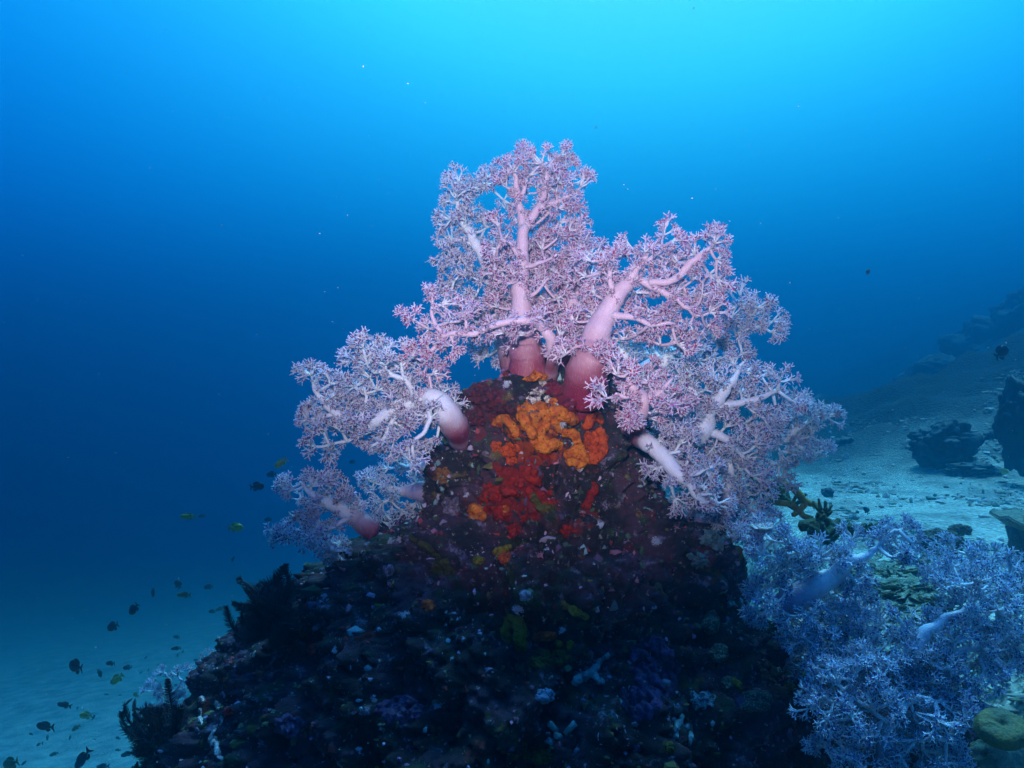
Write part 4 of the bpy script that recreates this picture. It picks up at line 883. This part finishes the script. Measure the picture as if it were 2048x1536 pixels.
# ------------------------------------------------------------------ fish
MF = dict(dark=mat("dark_fish_skin", col=(.018, .020, .028), col2=(.035, .03, .035), nscale=60, rough=.45, spec=.4),
          yellow=mat("yellow_fish_skin", col=(.42, .40, .03), col2=(.26, .30, .04), nscale=40, rough=.4, spec=.4),
          olive=mat("olive_fish_skin", col=(.16, .19, .05), col2=(.10, .13, .05), nscale=40, rough=.45, spec=.4),
          black=mat("black_fish_skin", col=(.006, .006, .010), rough=.4, spec=.4), clown=mat("orange_fish_skin", col=(.55, .10, .02), col2=(.04, .02, .02), nscale=30, rough=.4),
          band=mat("white_band_skin", col=(.7, .7, .7), rough=.4), eye=mat("fish_eye", col=(.01, .01, .01), rough=.1, spec=.8))
def fish_parts(deep):
    """unit fish, nose at +X 0.5, tail tip at -0.5"""
    n, k = 15, 12; xs = np.linspace(.5, -.32, n); t = (0.5-xs)/.82
    h = deep*np.sin(np.pi*np.clip(t, 0, 1)**.72)**.85*.5+.012; h[-1] = .045*deep/.4; h[-2] = max(h[-2], .05*deep/.4); h[0] = .004
    w = h*.36; a = np.arange(k)*2*math.pi/k; V = np.stack([np.repeat(xs, k), (w[:, None]*np.cos(a)).ravel(), (h[:, None]*np.sin(a)).ravel()], 1)
    Q = grid_faces(n, k, True); out = {'body': (V, Q)}
    def fin(pts, th=.006):
        p = np.array(pts); m = len(p); V = np.vstack([np.c_[p[:, 0], np.full(m, th), p[:, 1]], np.c_[p[:, 0], np.full(m, -th), p[:, 1]]])
        T = [(0, i, i+1) for i in range(1, m-1)]+[(m, m+i+1, m+i) for i in range(1, m-1)]
        E = [(i, m+i, m+(i+1) % m) for i in range(m)]+[(i, m+(i+1) % m, (i+1) % m) for i in range(m)]
        return V, np.array(T+E)
    H = h.max()
    out['tail_fin'] = fin([(-.29, 0), (-.31, .05), (-.44, .5*H+.08), (-.5, .5*H+.10), (-.43, .02), (-.43, -.02), (-.5, -.5*H-.10), (-.44, -.5*H-.08), (-.31, -.05)])
    out['dorsal_fin'] = fin([(.05, H*.82), (.2, H*.80), (.16, H*1.18), (.02, H*1.33), (-.12, H*1.28), (-.24, H*1.0), (-.27, H*.40), (-.12, H*.66)])
    out['anal_fin'] = fin([(-.02, -H*.80), (-.04, -H*1.15), (-.16, -H*1.22), (-.26, -H*.85), (-.27, -H*.35), (-.14, -H*.62)])
    out['pectoral_fin'] = fin([(.20, -H*.15), (.10, -H*.05), (.03, -H*.35), (.10, -H*.42)], .004)
    return out
FISH = {'deep': fish_parts(.50), 'slim': fish_parts(.34), 'oval': fish_parts(.62)}
FISH_MESH = {}
def fish(label, px, py, L, ang, kind='slim', colr='dark', real=.075, group="reef fish drifting at the lower left", yaw=None, name="reef_fish"):
    """L length in photograph pixels, ang heading in the picture (degrees, 0 = right, 90 = up)"""
    d = real*FPX/L; r = random.Random(px*7+py)
    yaw = r.uniform(-25, 25) if yaw is None else yaw
    flip = 1 if math.cos(math.radians(ang)) >= 0 else -1
    root = empty(name, P(px, py, d), label, "fish", group)
    pitch = math.radians(ang if flip > 0 else 180-ang)
    root.rotation_euler = (0, -pitch, math.radians(yaw + (0 if flip > 0 else 180)))
    root.scale = (real,)*3
    small = L < 13
    key = (kind, colr, small)
    if key not in FISH_MESH:
        ms = {}
        def me(nm, parts, m):
            mb = MB()
            for V, F in parts: mb.add(V, F if F.shape[1] == 4 else (), F if F.shape[1] == 3 else ())
            o = mb.done(nm, m, smooth=(nm == 'body' and not small)); md = o.data; bpy.data.objects.remove(o); return md
        fp = FISH[kind]
        if small: ms['body'] = me('body', list(fp.values()), MF[colr])
        else:
            for nm, g in fp.items(): ms[nm] = me(nm, [g], MF[colr])
            iv, it = ico(1); ms['eye'] = me('eye', [(iv*.022+np.array([.38, s*.062*(1 if kind != 'slim' else .72), .035]), it) for s in (-1, 1)], MF['eye'])
            if colr == 'clown': V, Q = fp['body']; ms['band'] = me('band', [(V.reshape(15, 12, 3)[3:5].reshape(-1, 3)*np.array([1, 1.08, 1.04]), grid_faces(2, 12, True))], MF['band'])
        FISH_MESH[key] = ms
    if small:
        COL.objects.unlink(root); bpy.data.objects.remove(root)
        root = bpy.data.objects.new(name, FISH_MESH[key]['body']); COL.objects.link(root); root.location = P(px, py, d)
        root.rotation_euler = (0, -pitch, math.radians(yaw + (0 if flip > 0 else 180))); root.scale = (real,)*3
        tag(root, label, "fish", group)
    else:
        for nm, md in FISH_MESH[key].items(): link(bpy.data.objects.new(nm, md), root)
    return root
FL = [(152, 1333, 38, 175, 'oval', 'dark', "deep bodied dark fish, biggest and roundest of the lower left shoal"),
 (129, 1410, 28, 160, 'slim', 'dark', "dark slim fish nose up, between the round fish and the long flat one"),
 (91, 1453, 44, 180, 'slim', 'dark', "long dark fish swimming level to the left, second from the bottom left corner"),
 (166, 1517, 46, 235, 'slim', 'dark', "large dark fish diving head down at the bottom edge"),
 (22, 1527, 40, 200, 'deep', 'olive', "blurry olive fish in the bottom left corner"),
 (254, 1508, 25, 195, 'slim', 'dark', "dark fish just left of the lower feather star, near the bottom"),
 (206, 1533, 26, 180, 'slim', 'dark', "dark fish cut by the bottom edge, right of the diving one"),
 (234, 1358, 28, 215, 'deep', 'yellow', "yellow olive fish tilting down left, under three small dark fish"),
 (199, 1346, 19, 285, 'slim', 'dark', "small dark fish pointing steeply down, left of the yellow olive one"),
 (221, 1327, 23, 185, 'slim', 'dark', "small level dark fish above the yellow olive one"),
 (255, 1335, 17, 178, 'deep', 'dark', "small stubby dark fish up right of the yellow olive one"),
 (352, 1297, 19, 180, 'slim', 'dark', "small dark fish directly above the pale lacy coral, lower of a pair"),
 (353, 1274, 16, 180, 'slim', 'dark', "small dark fish above the pale lacy coral, upper of a pair"),
 (393, 1321, 14, 170, 'slim', 'dark', "small dark fish touching the left twin coral's top right"),
 (226, 1253, 30, 205, 'deep', 'dark', "dark fish with pale glints slanting down left over open blue"),
 (268, 1218, 27, 235, 'deep', 'dark', "dark fish with spread fins diving left, up right of the glinting one"),
 (356, 1169, 19, 120, 'oval', 'dark', "dusky round fish above the faint greenish one"),
 (368, 1190, 28, 178, 'slim', 'olive', "faint greenish fish beneath the dusky round one"),
 (417, 1174, 17, 180, 'deep', 'dark', "faint dark fish left of the upper feather star"),
 (424, 1223, 19, 190, 'slim', 'dark', "dark fish touching a yellow one left of the upper feather star's arm"),
 (440, 1218, 19, 200, 'slim', 'olive', "yellow green fish at the tip of the upper feather star's left arm"),
 (172, 1431, 25, 175, 'deep', 'yellow', "pale yellow teal fish over the sand, left of centre of the shoal"),
 (152, 1456, 20, 215, 'slim', 'olive', "olive fish slanting down, under the pale yellow teal one"),
 (272, 1390, 17, 178, 'deep', 'yellow', "small yellow fish above the lower feather star's left arms"),
 (562, 926, 32, 215, 'slim', 'yellow', "yellow green fish slanting downward at the foot of the left coral"),
 (543, 949, 20, 185, 'deep', 'dark', "dark fish just under the slanting yellow green one"),
 (514, 973, 29, 5, 'deep', 'dark', "dark fish facing right with a pale chin, left of the lower left coral"),
 (376, 1033, 30, 180, 'slim', 'yellow', "green yellow fish alone in the deep blue, left of a fainter one"),
 (404, 1032, 15, 180, 'slim', 'olive', "faint green fish following the green yellow one"),
 (471, 1055, 29, 0, 'deep', 'yellow', "brightest yellow green fish, facing right, in the deep blue"),
 (536, 1039, 15, 180, 'deep', 'dark', "faint dark fish right of the brightest yellow green one"),
 (306, 1185, 19, 270, 'slim', 'dark', "faint slim fish pointing straight down in the blue"),
 (108, 1508, 17, 190, 'slim', 'dark', "faint fish left of the diving dark one near the bottom"),
 (236, 1476, 15, 185, 'slim', 'dark', "faint fish just left of the lower feather star's lowest arm tip"),
 (705, 924, 13, 185, 'deep', 'dark', "small dark fish in the gap beneath the large left coral"),
 (693, 957, 11, 185, 'slim', 'dark', "tiny dark fish under the one in the gap beneath the left coral")]
for x, y, L, a, k, c, l in FL: fish(l, x, y, L, a, k, c, real=.085 if c == 'dark' and L > 30 else .075)
TL = [(355, 1311, 9, 260), (366, 1303, 9, 240), (292, 1315, 8, 220), (297, 1340, 8, 250), (282, 1345, 8, 210), (187, 1435, 11, 60), (352, 1370, 10, 190), (356, 1391, 12, 180), (308, 1360, 12, 175), (213, 1389, 9, 180),
      (62, 1468, 12, 180), (95, 1475, 12, 265), (140, 1475, 10, 250), (77, 1489, 12, 220), (85, 1486, 8, 270), (48, 1526, 12, 220), (267, 1523, 8, 260), (155, 1416, 8, 240), (189, 1479, 8, 190), (236, 1500, 12, 180),
      (318, 1330, 8, 180), (330, 1352, 8, 200), (240, 1390, 7, 180), (466, 1118, 12, 250), (288, 1372, 8, 320)]
for x, y, L, a in TL: fish("tiny faint dark fish far off among the lower left shoal", x, y, L, a, 'slim', 'dark', real=.06, group="tiny far fish at the lower left")
GR = "fish over the right hand reef"
fish("black oval fish above the reef slope near the right edge", 2003, 705, 36, 35, 'oval', 'black', real=.10, group=GR, yaw=10)
fish("dark fish hovering over boulders, left of and below the black oval one", 1862, 857, 21, 350, 'deep', 'black', real=.09, group=GR)
fish("small brownish fish high in open water at the right", 1736, 544, 13, 60, 'deep', 'clown', real=.05, group=GR)
fish("dark fish nose down above the green finger coral", 1733, 1021, 17, 120, 'deep', 'black', real=.05, group=GR)
fish("yellow green fish low before the dark boulders at the right edge", 2008, 943, 28, 350, 'slim', 'yellow', real=.09, group=GR)
fish("small dark fish resting on pale sand at the right", 1968, 1107, 15, 130, 'deep', 'black', real=.045, group=GR)
fish("dark orange fish with a white band among the blue soft corals", 1882, 1352, 22, 200, 'deep', 'clown', real=.028, group=GR, yaw=20)
# ------------------------------------------------------------------ reef to the right
M_REEF = bpy.data.materials.new("reef_boulder"); M_REEF.use_nodes = True
def _reef():
    N = M_REEF.node_tree.nodes; L = M_REEF.node_tree.links; b = N["Principled BSDF"]; b.inputs['Roughness'].default_value = .9; b.inputs['Specular IOR Level'].default_value = .1
    g = N.new("ShaderNodeNewGeometry"); n = N.new("ShaderNodeTexNoise"); n.inputs['Scale'].default_value = 3.2; n.inputs['Detail'].default_value = 9; n.inputs['Roughness'].default_value = .7
    L.new(g.outputs['Position'], n.inputs['Vector'])
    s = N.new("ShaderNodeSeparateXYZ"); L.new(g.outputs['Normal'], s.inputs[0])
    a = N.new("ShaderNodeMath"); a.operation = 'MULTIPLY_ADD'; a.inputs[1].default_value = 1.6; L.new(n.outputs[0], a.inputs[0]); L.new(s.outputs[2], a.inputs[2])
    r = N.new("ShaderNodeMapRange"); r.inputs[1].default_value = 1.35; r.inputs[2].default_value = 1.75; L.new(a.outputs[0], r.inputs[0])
    m = N.new("ShaderNodeMix"); m.data_type = 'RGBA'; m.inputs[6].default_value = (.020, .034, .038, 1); m.inputs[7].default_value = (.15, .19, .17, 1)  # dark tone lifted towards the pale sandy tops: water haze put into the colours
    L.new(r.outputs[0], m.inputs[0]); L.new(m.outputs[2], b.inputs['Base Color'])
    bp = N.new("ShaderNodeBump"); bp.inputs['Distance'].default_value = .05; n2 = N.new("ShaderNodeTexNoise"); n2.inputs['Scale'].default_value = 7; n2.inputs['Detail'].default_value = 8
    L.new(g.outputs['Position'], n2.inputs['Vector']); L.new(n2.outputs[0], bp.inputs['Height']); L.new(bp.outputs[0], b.inputs['Normal'])
_reef()
def boulder(label, px, py, d, rx, ry, seed, m=None, flat=1.0, cat="boulder", name="boulder", group=None, sub=5, amp=.30, grp_depth=.8):
    V, T = ico(sub); k = d/FPX; S = np.array([rx*k, (rx+ry)/2*k*grp_depth, ry*k]); W_ = V.copy()
    f = 1+amp*np.array([noise.fractal(Vector((v*1.9+seed).tolist()), .8, 2.1, 6) for v in V]) + .22*amp/.3*np.array([.5-noise.voronoi(Vector((v*4.5+seed).tolist()))[0][0] for v in V])
    W_ = W_*f[:, None]*S+P(px, py, d)
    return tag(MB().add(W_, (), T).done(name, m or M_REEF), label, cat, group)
GB = "dark boulders on the far right slope"
def slope_rock(label, px, py, rx, ry, seed, d=None, **k):
    g = ground_at(px, py+ry*.75); d = d or (g[1] if g is not None else 15)
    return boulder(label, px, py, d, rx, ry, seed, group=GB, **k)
for i, (l, px, py, rx, ry, d) in enumerate([
 ("faint dark boulder mass, farthest and highest on the right slope", 1990, 705, 90, 70, 17), ("faint dark boulder left of the highest mass, half lost in blue", 1880, 775, 80, 62, 15.5),
 ("wide hazy boulder sloping into the water, left end of the far ridge", 1800, 845, 70, 46, 13), ("dark boulder on the crest of the sand, middle of the right slope", 1885, 892, 62, 46, None),
 ("near black boulder cut by the right edge", 2050, 850, 46, 88, 5.6), ("dark boulder lying just left of the near black one", 1998, 893, 34, 36, 6.6),
 ("hazy low olive mound left of the crest boulder", 1725, 925, 80, 52, 7.6), ("sandy rock ledge between the crest boulder and the near black one", 1950, 820, 40, 44, 9.5),
 ("low flat dark rock on the crest in front of the boulders", 1945, 938, 54, 12, None), ("hazy dark rock right behind the sand crest, at its left end", 1645, 932, 40, 26, 9),
 ("hazy boulder at the right edge above the black oval fish", 2055, 640, 60, 60, 16), ("dim rock hump directly under the black oval fish", 2010, 765, 34, 26, 11),
 ("dim knob on the slope left of the near black boulder, upper one", 1965, 770, 22, 20, 10.5), ("long low dark rock at the foot of the hazy olive mound", 1780, 948, 48, 14, 8.5),
 ("small dark rock on the slope under the dark hovering fish", 1850, 880, 22, 16, 8), ("rounded dim boulder between the far ridge and the crest boulder", 1920, 840, 34, 30, 10.5)]):
    slope_rock(l, px, py, rx, ry, 50+i, d)
boulder("small dark rock lying on sand left of the green antler coral", 1655, 985, 5.0, 12, 9, 11, sub=4)
M_MOUND = mat("brown_coral_skin", col=(.06, .055, .035), col2=(.13, .12, .08), nscale=14, bump=1, bscale=60, rough=.8)
boulder("round dark brown coral head on the sand, above the rubble plates", 1880, 1088, 2.5, 44, 28, 12, m=M_MOUND, cat="coral", name="mound_coral", amp=.2)
boulder("little dark brown rock right of the coral head, on pale sand", 1920, 1060, 3.0, 22, 12, 14, m=M_MOUND, sub=4)
# antler and finger corals
M_ANT = mat("antler_coral_skin", col=(.36, .29, .05), col2=(.20, .20, .06), nscale=22, bump=.8, bscale=140, rough=.7)
M_FING = mat("finger_coral_skin", col=(.055, .085, .03), col2=(.10, .13, .05), nscale=22, bump=.8, bscale=140, rough=.7)
def limb_coral(name, label, m, limbs, fingers=0, seed=0, fl=24):
    r = np.random.default_rng(seed); root = None; mb = MB()
    for lm in limbs:
        a = L3(lm); c = catmull(a, 22); V, Q, T = sweep(c[:, :3]+np.array([[fr(p, 40, 2, seed), 0, fr(p, 40, 2, seed+2)] for p in c[:, :3]])*.003, np.maximum(c[:, 3], .001), 9); mb.add(V, Q, T)
        for k in range(fingers):
            i = r.integers(2, 21); p = c[i, :3]; d = np.array([r.uniform(-1, 1), r.uniform(-1, .6), r.uniform(.1, 1)]); d /= np.linalg.norm(d); l = fl*r.uniform(.5, 1.1)*p[1]/FPX
            mb.tube(np.array([p, p+d*l*.5, p+d*l+np.array([0, 0, l*.2])]), [c[i, 3]*.7, c[i, 3]*.6, c[i, 3]*.35], 7)
    return tag(mb.done(name, m), label, "coral")
limb_coral("antler_coral", "ochre antler coral branches reaching right over sand beside the blue soft corals", M_ANT,
  [[(1500, 985, 2.1, 8), (1535, 970, 2.1, 7), (1575, 970, 2.1, 7), (1600, 990, 2.1, 8), (1612, 1003, 2.1, 7), (1642, 1014, 2.1, 5)], [(1510, 975, 2.1, 6), (1550, 962, 2.1, 5), (1572, 968, 2.1, 5)],
   [(1612, 1003, 2.1, 7), (1600, 1020, 2.1, 6), (1585, 1030, 2.1, 5)], [(1540, 985, 2.1, 6), (1560, 985, 2.1, 5), (1580, 975, 2.1, 4)], [(1530, 1000, 2.1, 7), (1585, 1010, 2.1, 6), (1605, 1030, 2.1, 6), (1625, 1038, 2.1, 5)]], 2, 3, 20)
limb_coral("finger_coral", "dark green stubby finger coral behind the purple blue soft coral", M_FING,
  [[(1600, 1052, 2.0, 12), (1640, 1048, 2.0, 12), (1680, 1058, 2.0, 13), (1720, 1062, 2.0, 12), (1745, 1060, 2.0, 8)], [(1620, 1060, 1.98, 12), (1650, 1075, 1.96, 12), (1665, 1090, 1.95, 9)], [(1635, 1035, 2.0, 7), (1650, 1028, 2.0, 6), (1660, 1026, 2.0, 4)]], 14, 5, 26)
limb_coral("antler_coral", "hazy olive antler coral thicket behind the ochre branches", M_FING,
  [[(1480, 990, 2.5, 10), (1520, 985, 2.5, 10), (1560, 995, 2.5, 9), (1590, 1015, 2.5, 7)], [(1520, 960, 2.5, 6), (1525, 980, 2.5, 8), (1540, 1010, 2.5, 8)]], 14, 6, 34)
# plates and rubble
def plate(mb, c, rx, ry, th, seed, tilt=0.2):
    r = np.random.default_rng(seed); k, nr = 26, 5; V = []
    ax = r.normal(size=3)*tilt; z = np.array([ax[0], ax[1], 1]); z /= np.linalg.norm(z); x = np.cross([0, 1, 0], z); x /= np.linalg.norm(x); y = np.cross(z, x)
    for s in (1, -1):
        for i in range(nr+1):
            for j in range(k):
                a = j*2*math.pi/k; e = 1+.28*noise.fractal(Vector((math.cos(a)*1.3+seed, math.sin(a)*1.3, seed)), .7, 2, 3); f = i/nr
                V.append(c+x*rx*e*f*math.cos(a)+y*ry*e*f*math.sin(a)+z*(s*th*.5*(1-f**4*.7)+th*1.2*noise.noise(Vector((math.cos(a)*f*2+seed, math.sin(a)*f*2, 0)))+th*.9*f*f))
    m = (nr+1)*k; g = grid_faces(nr+1, k, True); o = nr*k; j = np.arange(k); E = np.stack([o+j, m+o+j, m+o+(j+1) % k, o+(j+1) % k], 1)
    mb.add(np.array(V), np.vstack([g, g[:, ::-1]+m, E]))
M_PLATE = mat("dead_plate_coral", col=(.17, .22, .13), col2=(.34, .38, .28), nscale=26, bump=1, bscale=120, rough=.85)
def heap():
    mb = MB(); r = np.random.default_rng(9)
    for k in range(130):
        x, y = 1810+r.normal()*52, 1170+r.normal()*34; d = 2.05-(y-1170)*.0035
        p = P(x, y, d); p[2] -= .01; plate(mb, p, r.uniform(.015, .05), r.uniform(.012, .03), .005, k+1, .35)
    for k in range(26):
        x, y = 1710+r.normal()*14, 1265+r.normal()*34; plate(mb, P(x, y, 1.75), r.uniform(.01, .028), r.uniform(.01, .02), .005, k+200, .4)
    o = mb.done("plate_rubble", M_PLATE); o["kind"] = "stuff"; o["label"] = "heap of broken greenish plate coral between the blue soft corals"
    # mound beneath
heap()
boulder("greenish rubble mound under the broken plates", 1800, 1215, 2.1, 95, 60, 31, m=M_PLATE, cat="rubble mound", name="rubble_mound", amp=.25)
def table():
    root = empty("table_coral", P(2060, 1075, 3.2), "flat grey green table coral at the right edge, standing on sand", "coral")
    mb = MB(); plate(mb, P(2078, 1052, 3.2), .15, .20, .034, 3, .03); mb.done("table_top", mat("table_coral_skin", col=(.17, .19, .12), col2=(.26, .28, .19), nscale=16, bump=1, bscale=90, rough=.85), root)
    mb = MB().tube(np.array([P(2084, 1110, 3.2), P(2084, 1085, 3.2), P(2082, 1056, 3.2)]), [.13, .12, .13], 14); mb.done("foot", M_MOUND, root)
table()
def disc_coral():
    c = P(2004, 1452, 1.22); n, k = 12, 72; V = []; z = np.array([-.10, -.50, .86]); z /= np.linalg.norm(z); x = np.array([1, 0, 0.1]); x -= z*(x@z); x /= np.linalg.norm(x); y = np.cross(z, x)
    for i in range(n+1):
        for j in range(k):
            f = i/n; a = j*2*math.pi/k; R = .036*(1+.07*noise.noise(Vector((math.cos(a)*1.7, math.sin(a)*1.7, 4))))*min(f*1.0, 1)
            h = .009*math.sqrt(max(0, 1-f**3))-.007*math.exp(-(f/.16)**2)+.002*noise.noise(Vector((f*math.cos(a)*4, f*math.sin(a)*4, 1)))+.0011*(j % 2)*f*(1 if i < n else 0)
            V.append(c+x*R*math.cos(a)*1.05+y*R*.95*math.sin(a)+z*h)
    V += [c-z*.012+x*.04*math.cos(j*2*math.pi/k)+y*.036*math.sin(j*2*math.pi/k) for j in range(k)]
    tag(MB().add(np.array(V), grid_faces(n+2, k, True)).done("mushroom_coral", mat("mushroom_coral_skin", col=(.18, .17, .05), col2=(.09, .11, .05), nscale=28, bump=.6, bscale=200, rough=.6)),
        "yellow green ribbed disc coral with a dimpled centre in the bottom right corner", "coral")
disc_coral()
tag(boulder("pale rock that carries the yellow green disc coral", 2020, 1530, 1.42, 80, 52, 41, m=M_PLATE, cat="rock", name="rock", amp=.2))
boulder("blue shadowed rock base under the right foreground soft corals", 1780, 1600, 1.75, 260, 300, 43, m=M_ROCK, cat="rock", name="rock", amp=.16, grp_depth=.55)
def white_patch():
    mb = MB(); plate(mb, P(1522, 1057, 1.50), .024, .02, .006, 5, .1); tag(mb.done("white_sponge", MS['white']), "small bright white sponge pad among blue soft coral right of the knob", "sponge")
white_patch()
def chips():
    n = 9000; r = np.random.default_rng(21); y = 1.9+6.5*r.random(n)**1.3; x = y*r.uniform(.42, .80, n)+r.normal(size=n)*.1
    dens = np.array([fr((a, b, 0), 1.1, 3, 2) for a, b in zip(x, y)]); keep = r.random(n) < np.clip(.35+dens*1.6, .05, 1); x, y = x[keep], y[keep]; n = len(x)
    z = floor_h(x, y); iv, it = ico(1); m = len(iv); s = r.uniform(.004, .016, n)*np.clip(y/3, .6, 1.1)
    W_ = iv[None]*np.exp(r.normal(size=(n, 1, 3))*.5)*np.array([1.3, 1, .55])*(1+.3*r.normal(size=(n, m, 1)).clip(-1, 1))*s[:, None, None]
    W_ += np.stack([x, y, z+.3*s], 1)[:, None]
    c = np.array([(.50, .50, .42), (.30, .32, .24), (.12, .15, .10), (.62, .60, .52)])[r.choice(4, n, p=[.35, .3, .2, .15])]
    mb = MB().add(W_.reshape(-1, 3), (), (it[None]+(np.arange(n)*m)[:, None, None]).reshape(-1, 3), np.repeat(c, m, 0))
    o = mb.done("coral_rubble", mat("coral_rubble_mix", attr="tint", rough=.9), smooth=False); o["kind"] = "stuff"; o["label"] = "loose coral rubble strewn over the sand at right"
chips()
# drifting specks
def snow():
    r = np.random.default_rng(4); n = 900; px = r.uniform(0, 2048, n); py = r.uniform(0, 1536, n); d = r.uniform(.7, 3.0, n); iv, it = ico(1); m = len(iv)
    s = np.exp(r.normal(size=n)*.45)*.00042*d**.4
    pos = np.array([P(a, b, c) for a, b, c in zip(px, py, d)]); ok = np.array([not (950 < a < 1560 and b > 740) for a, b in zip(px, py)]); pos, s = pos[ok], s[ok]; n = len(pos)
    W_ = iv[None]*np.exp(r.normal(size=(n, 1, 3))*.5)*s[:, None, None]+pos[:, None]
    o = MB().add(W_.reshape(-1, 3), (), (it[None]+(np.arange(n)*m)[:, None, None]).reshape(-1, 3)).done("drifting_plankton", mat("plankton", col=(.6, .7, .7), rough=.8, trans=.5)); o["kind"] = "stuff"; o["label"] = "drifting plankton specks in open water"
snow()
# ------------------------------------------------------------------ the water itself as one even volume
def make_haze():
    x0, x1, y0, y1, z0, z1 = -38.5, 40.5, -5, 49.5, -14, HAZE_TOP
    V = [(x, y, z) for x in (x0, x1) for y in (y0, y1) for z in (z0, z1)]
    F = np.array([(0, 1, 3, 2), (4, 6, 7, 5), (0, 4, 5, 1), (2, 3, 7, 6), (0, 2, 6, 4), (1, 5, 7, 3)])
    m = bpy.data.materials.new("water_volume"); m.use_nodes = True
    N = m.node_tree.nodes; L = m.node_tree.links; N.clear()
    o = N.new("ShaderNodeOutputMaterial"); v = N.new("ShaderNodeVolumePrincipled")
    v.inputs['Color'].default_value = (*HAZE_COL, 1); v.inputs['Density'].default_value = HAZE_DENS
    v.inputs['Anisotropy'].default_value = HAZE_G; v.inputs['Absorption Color'].default_value = (*HAZE_ABS, 1)
    L.new(v.outputs[0], o.inputs['Volume'])
    h = build("haze", V, [F], m, smooth=False); h["kind"] = "stuff"; h["label"] = "clear blue sea water around the reef"
HAZE_TOP = 7.0; HAZE_COL = (0.02, 0.42, 0.80); HAZE_DENS = 0.118; HAZE_G = 0.9; HAZE_ABS = (0.0, 0.16, 0.92)
make_haze()
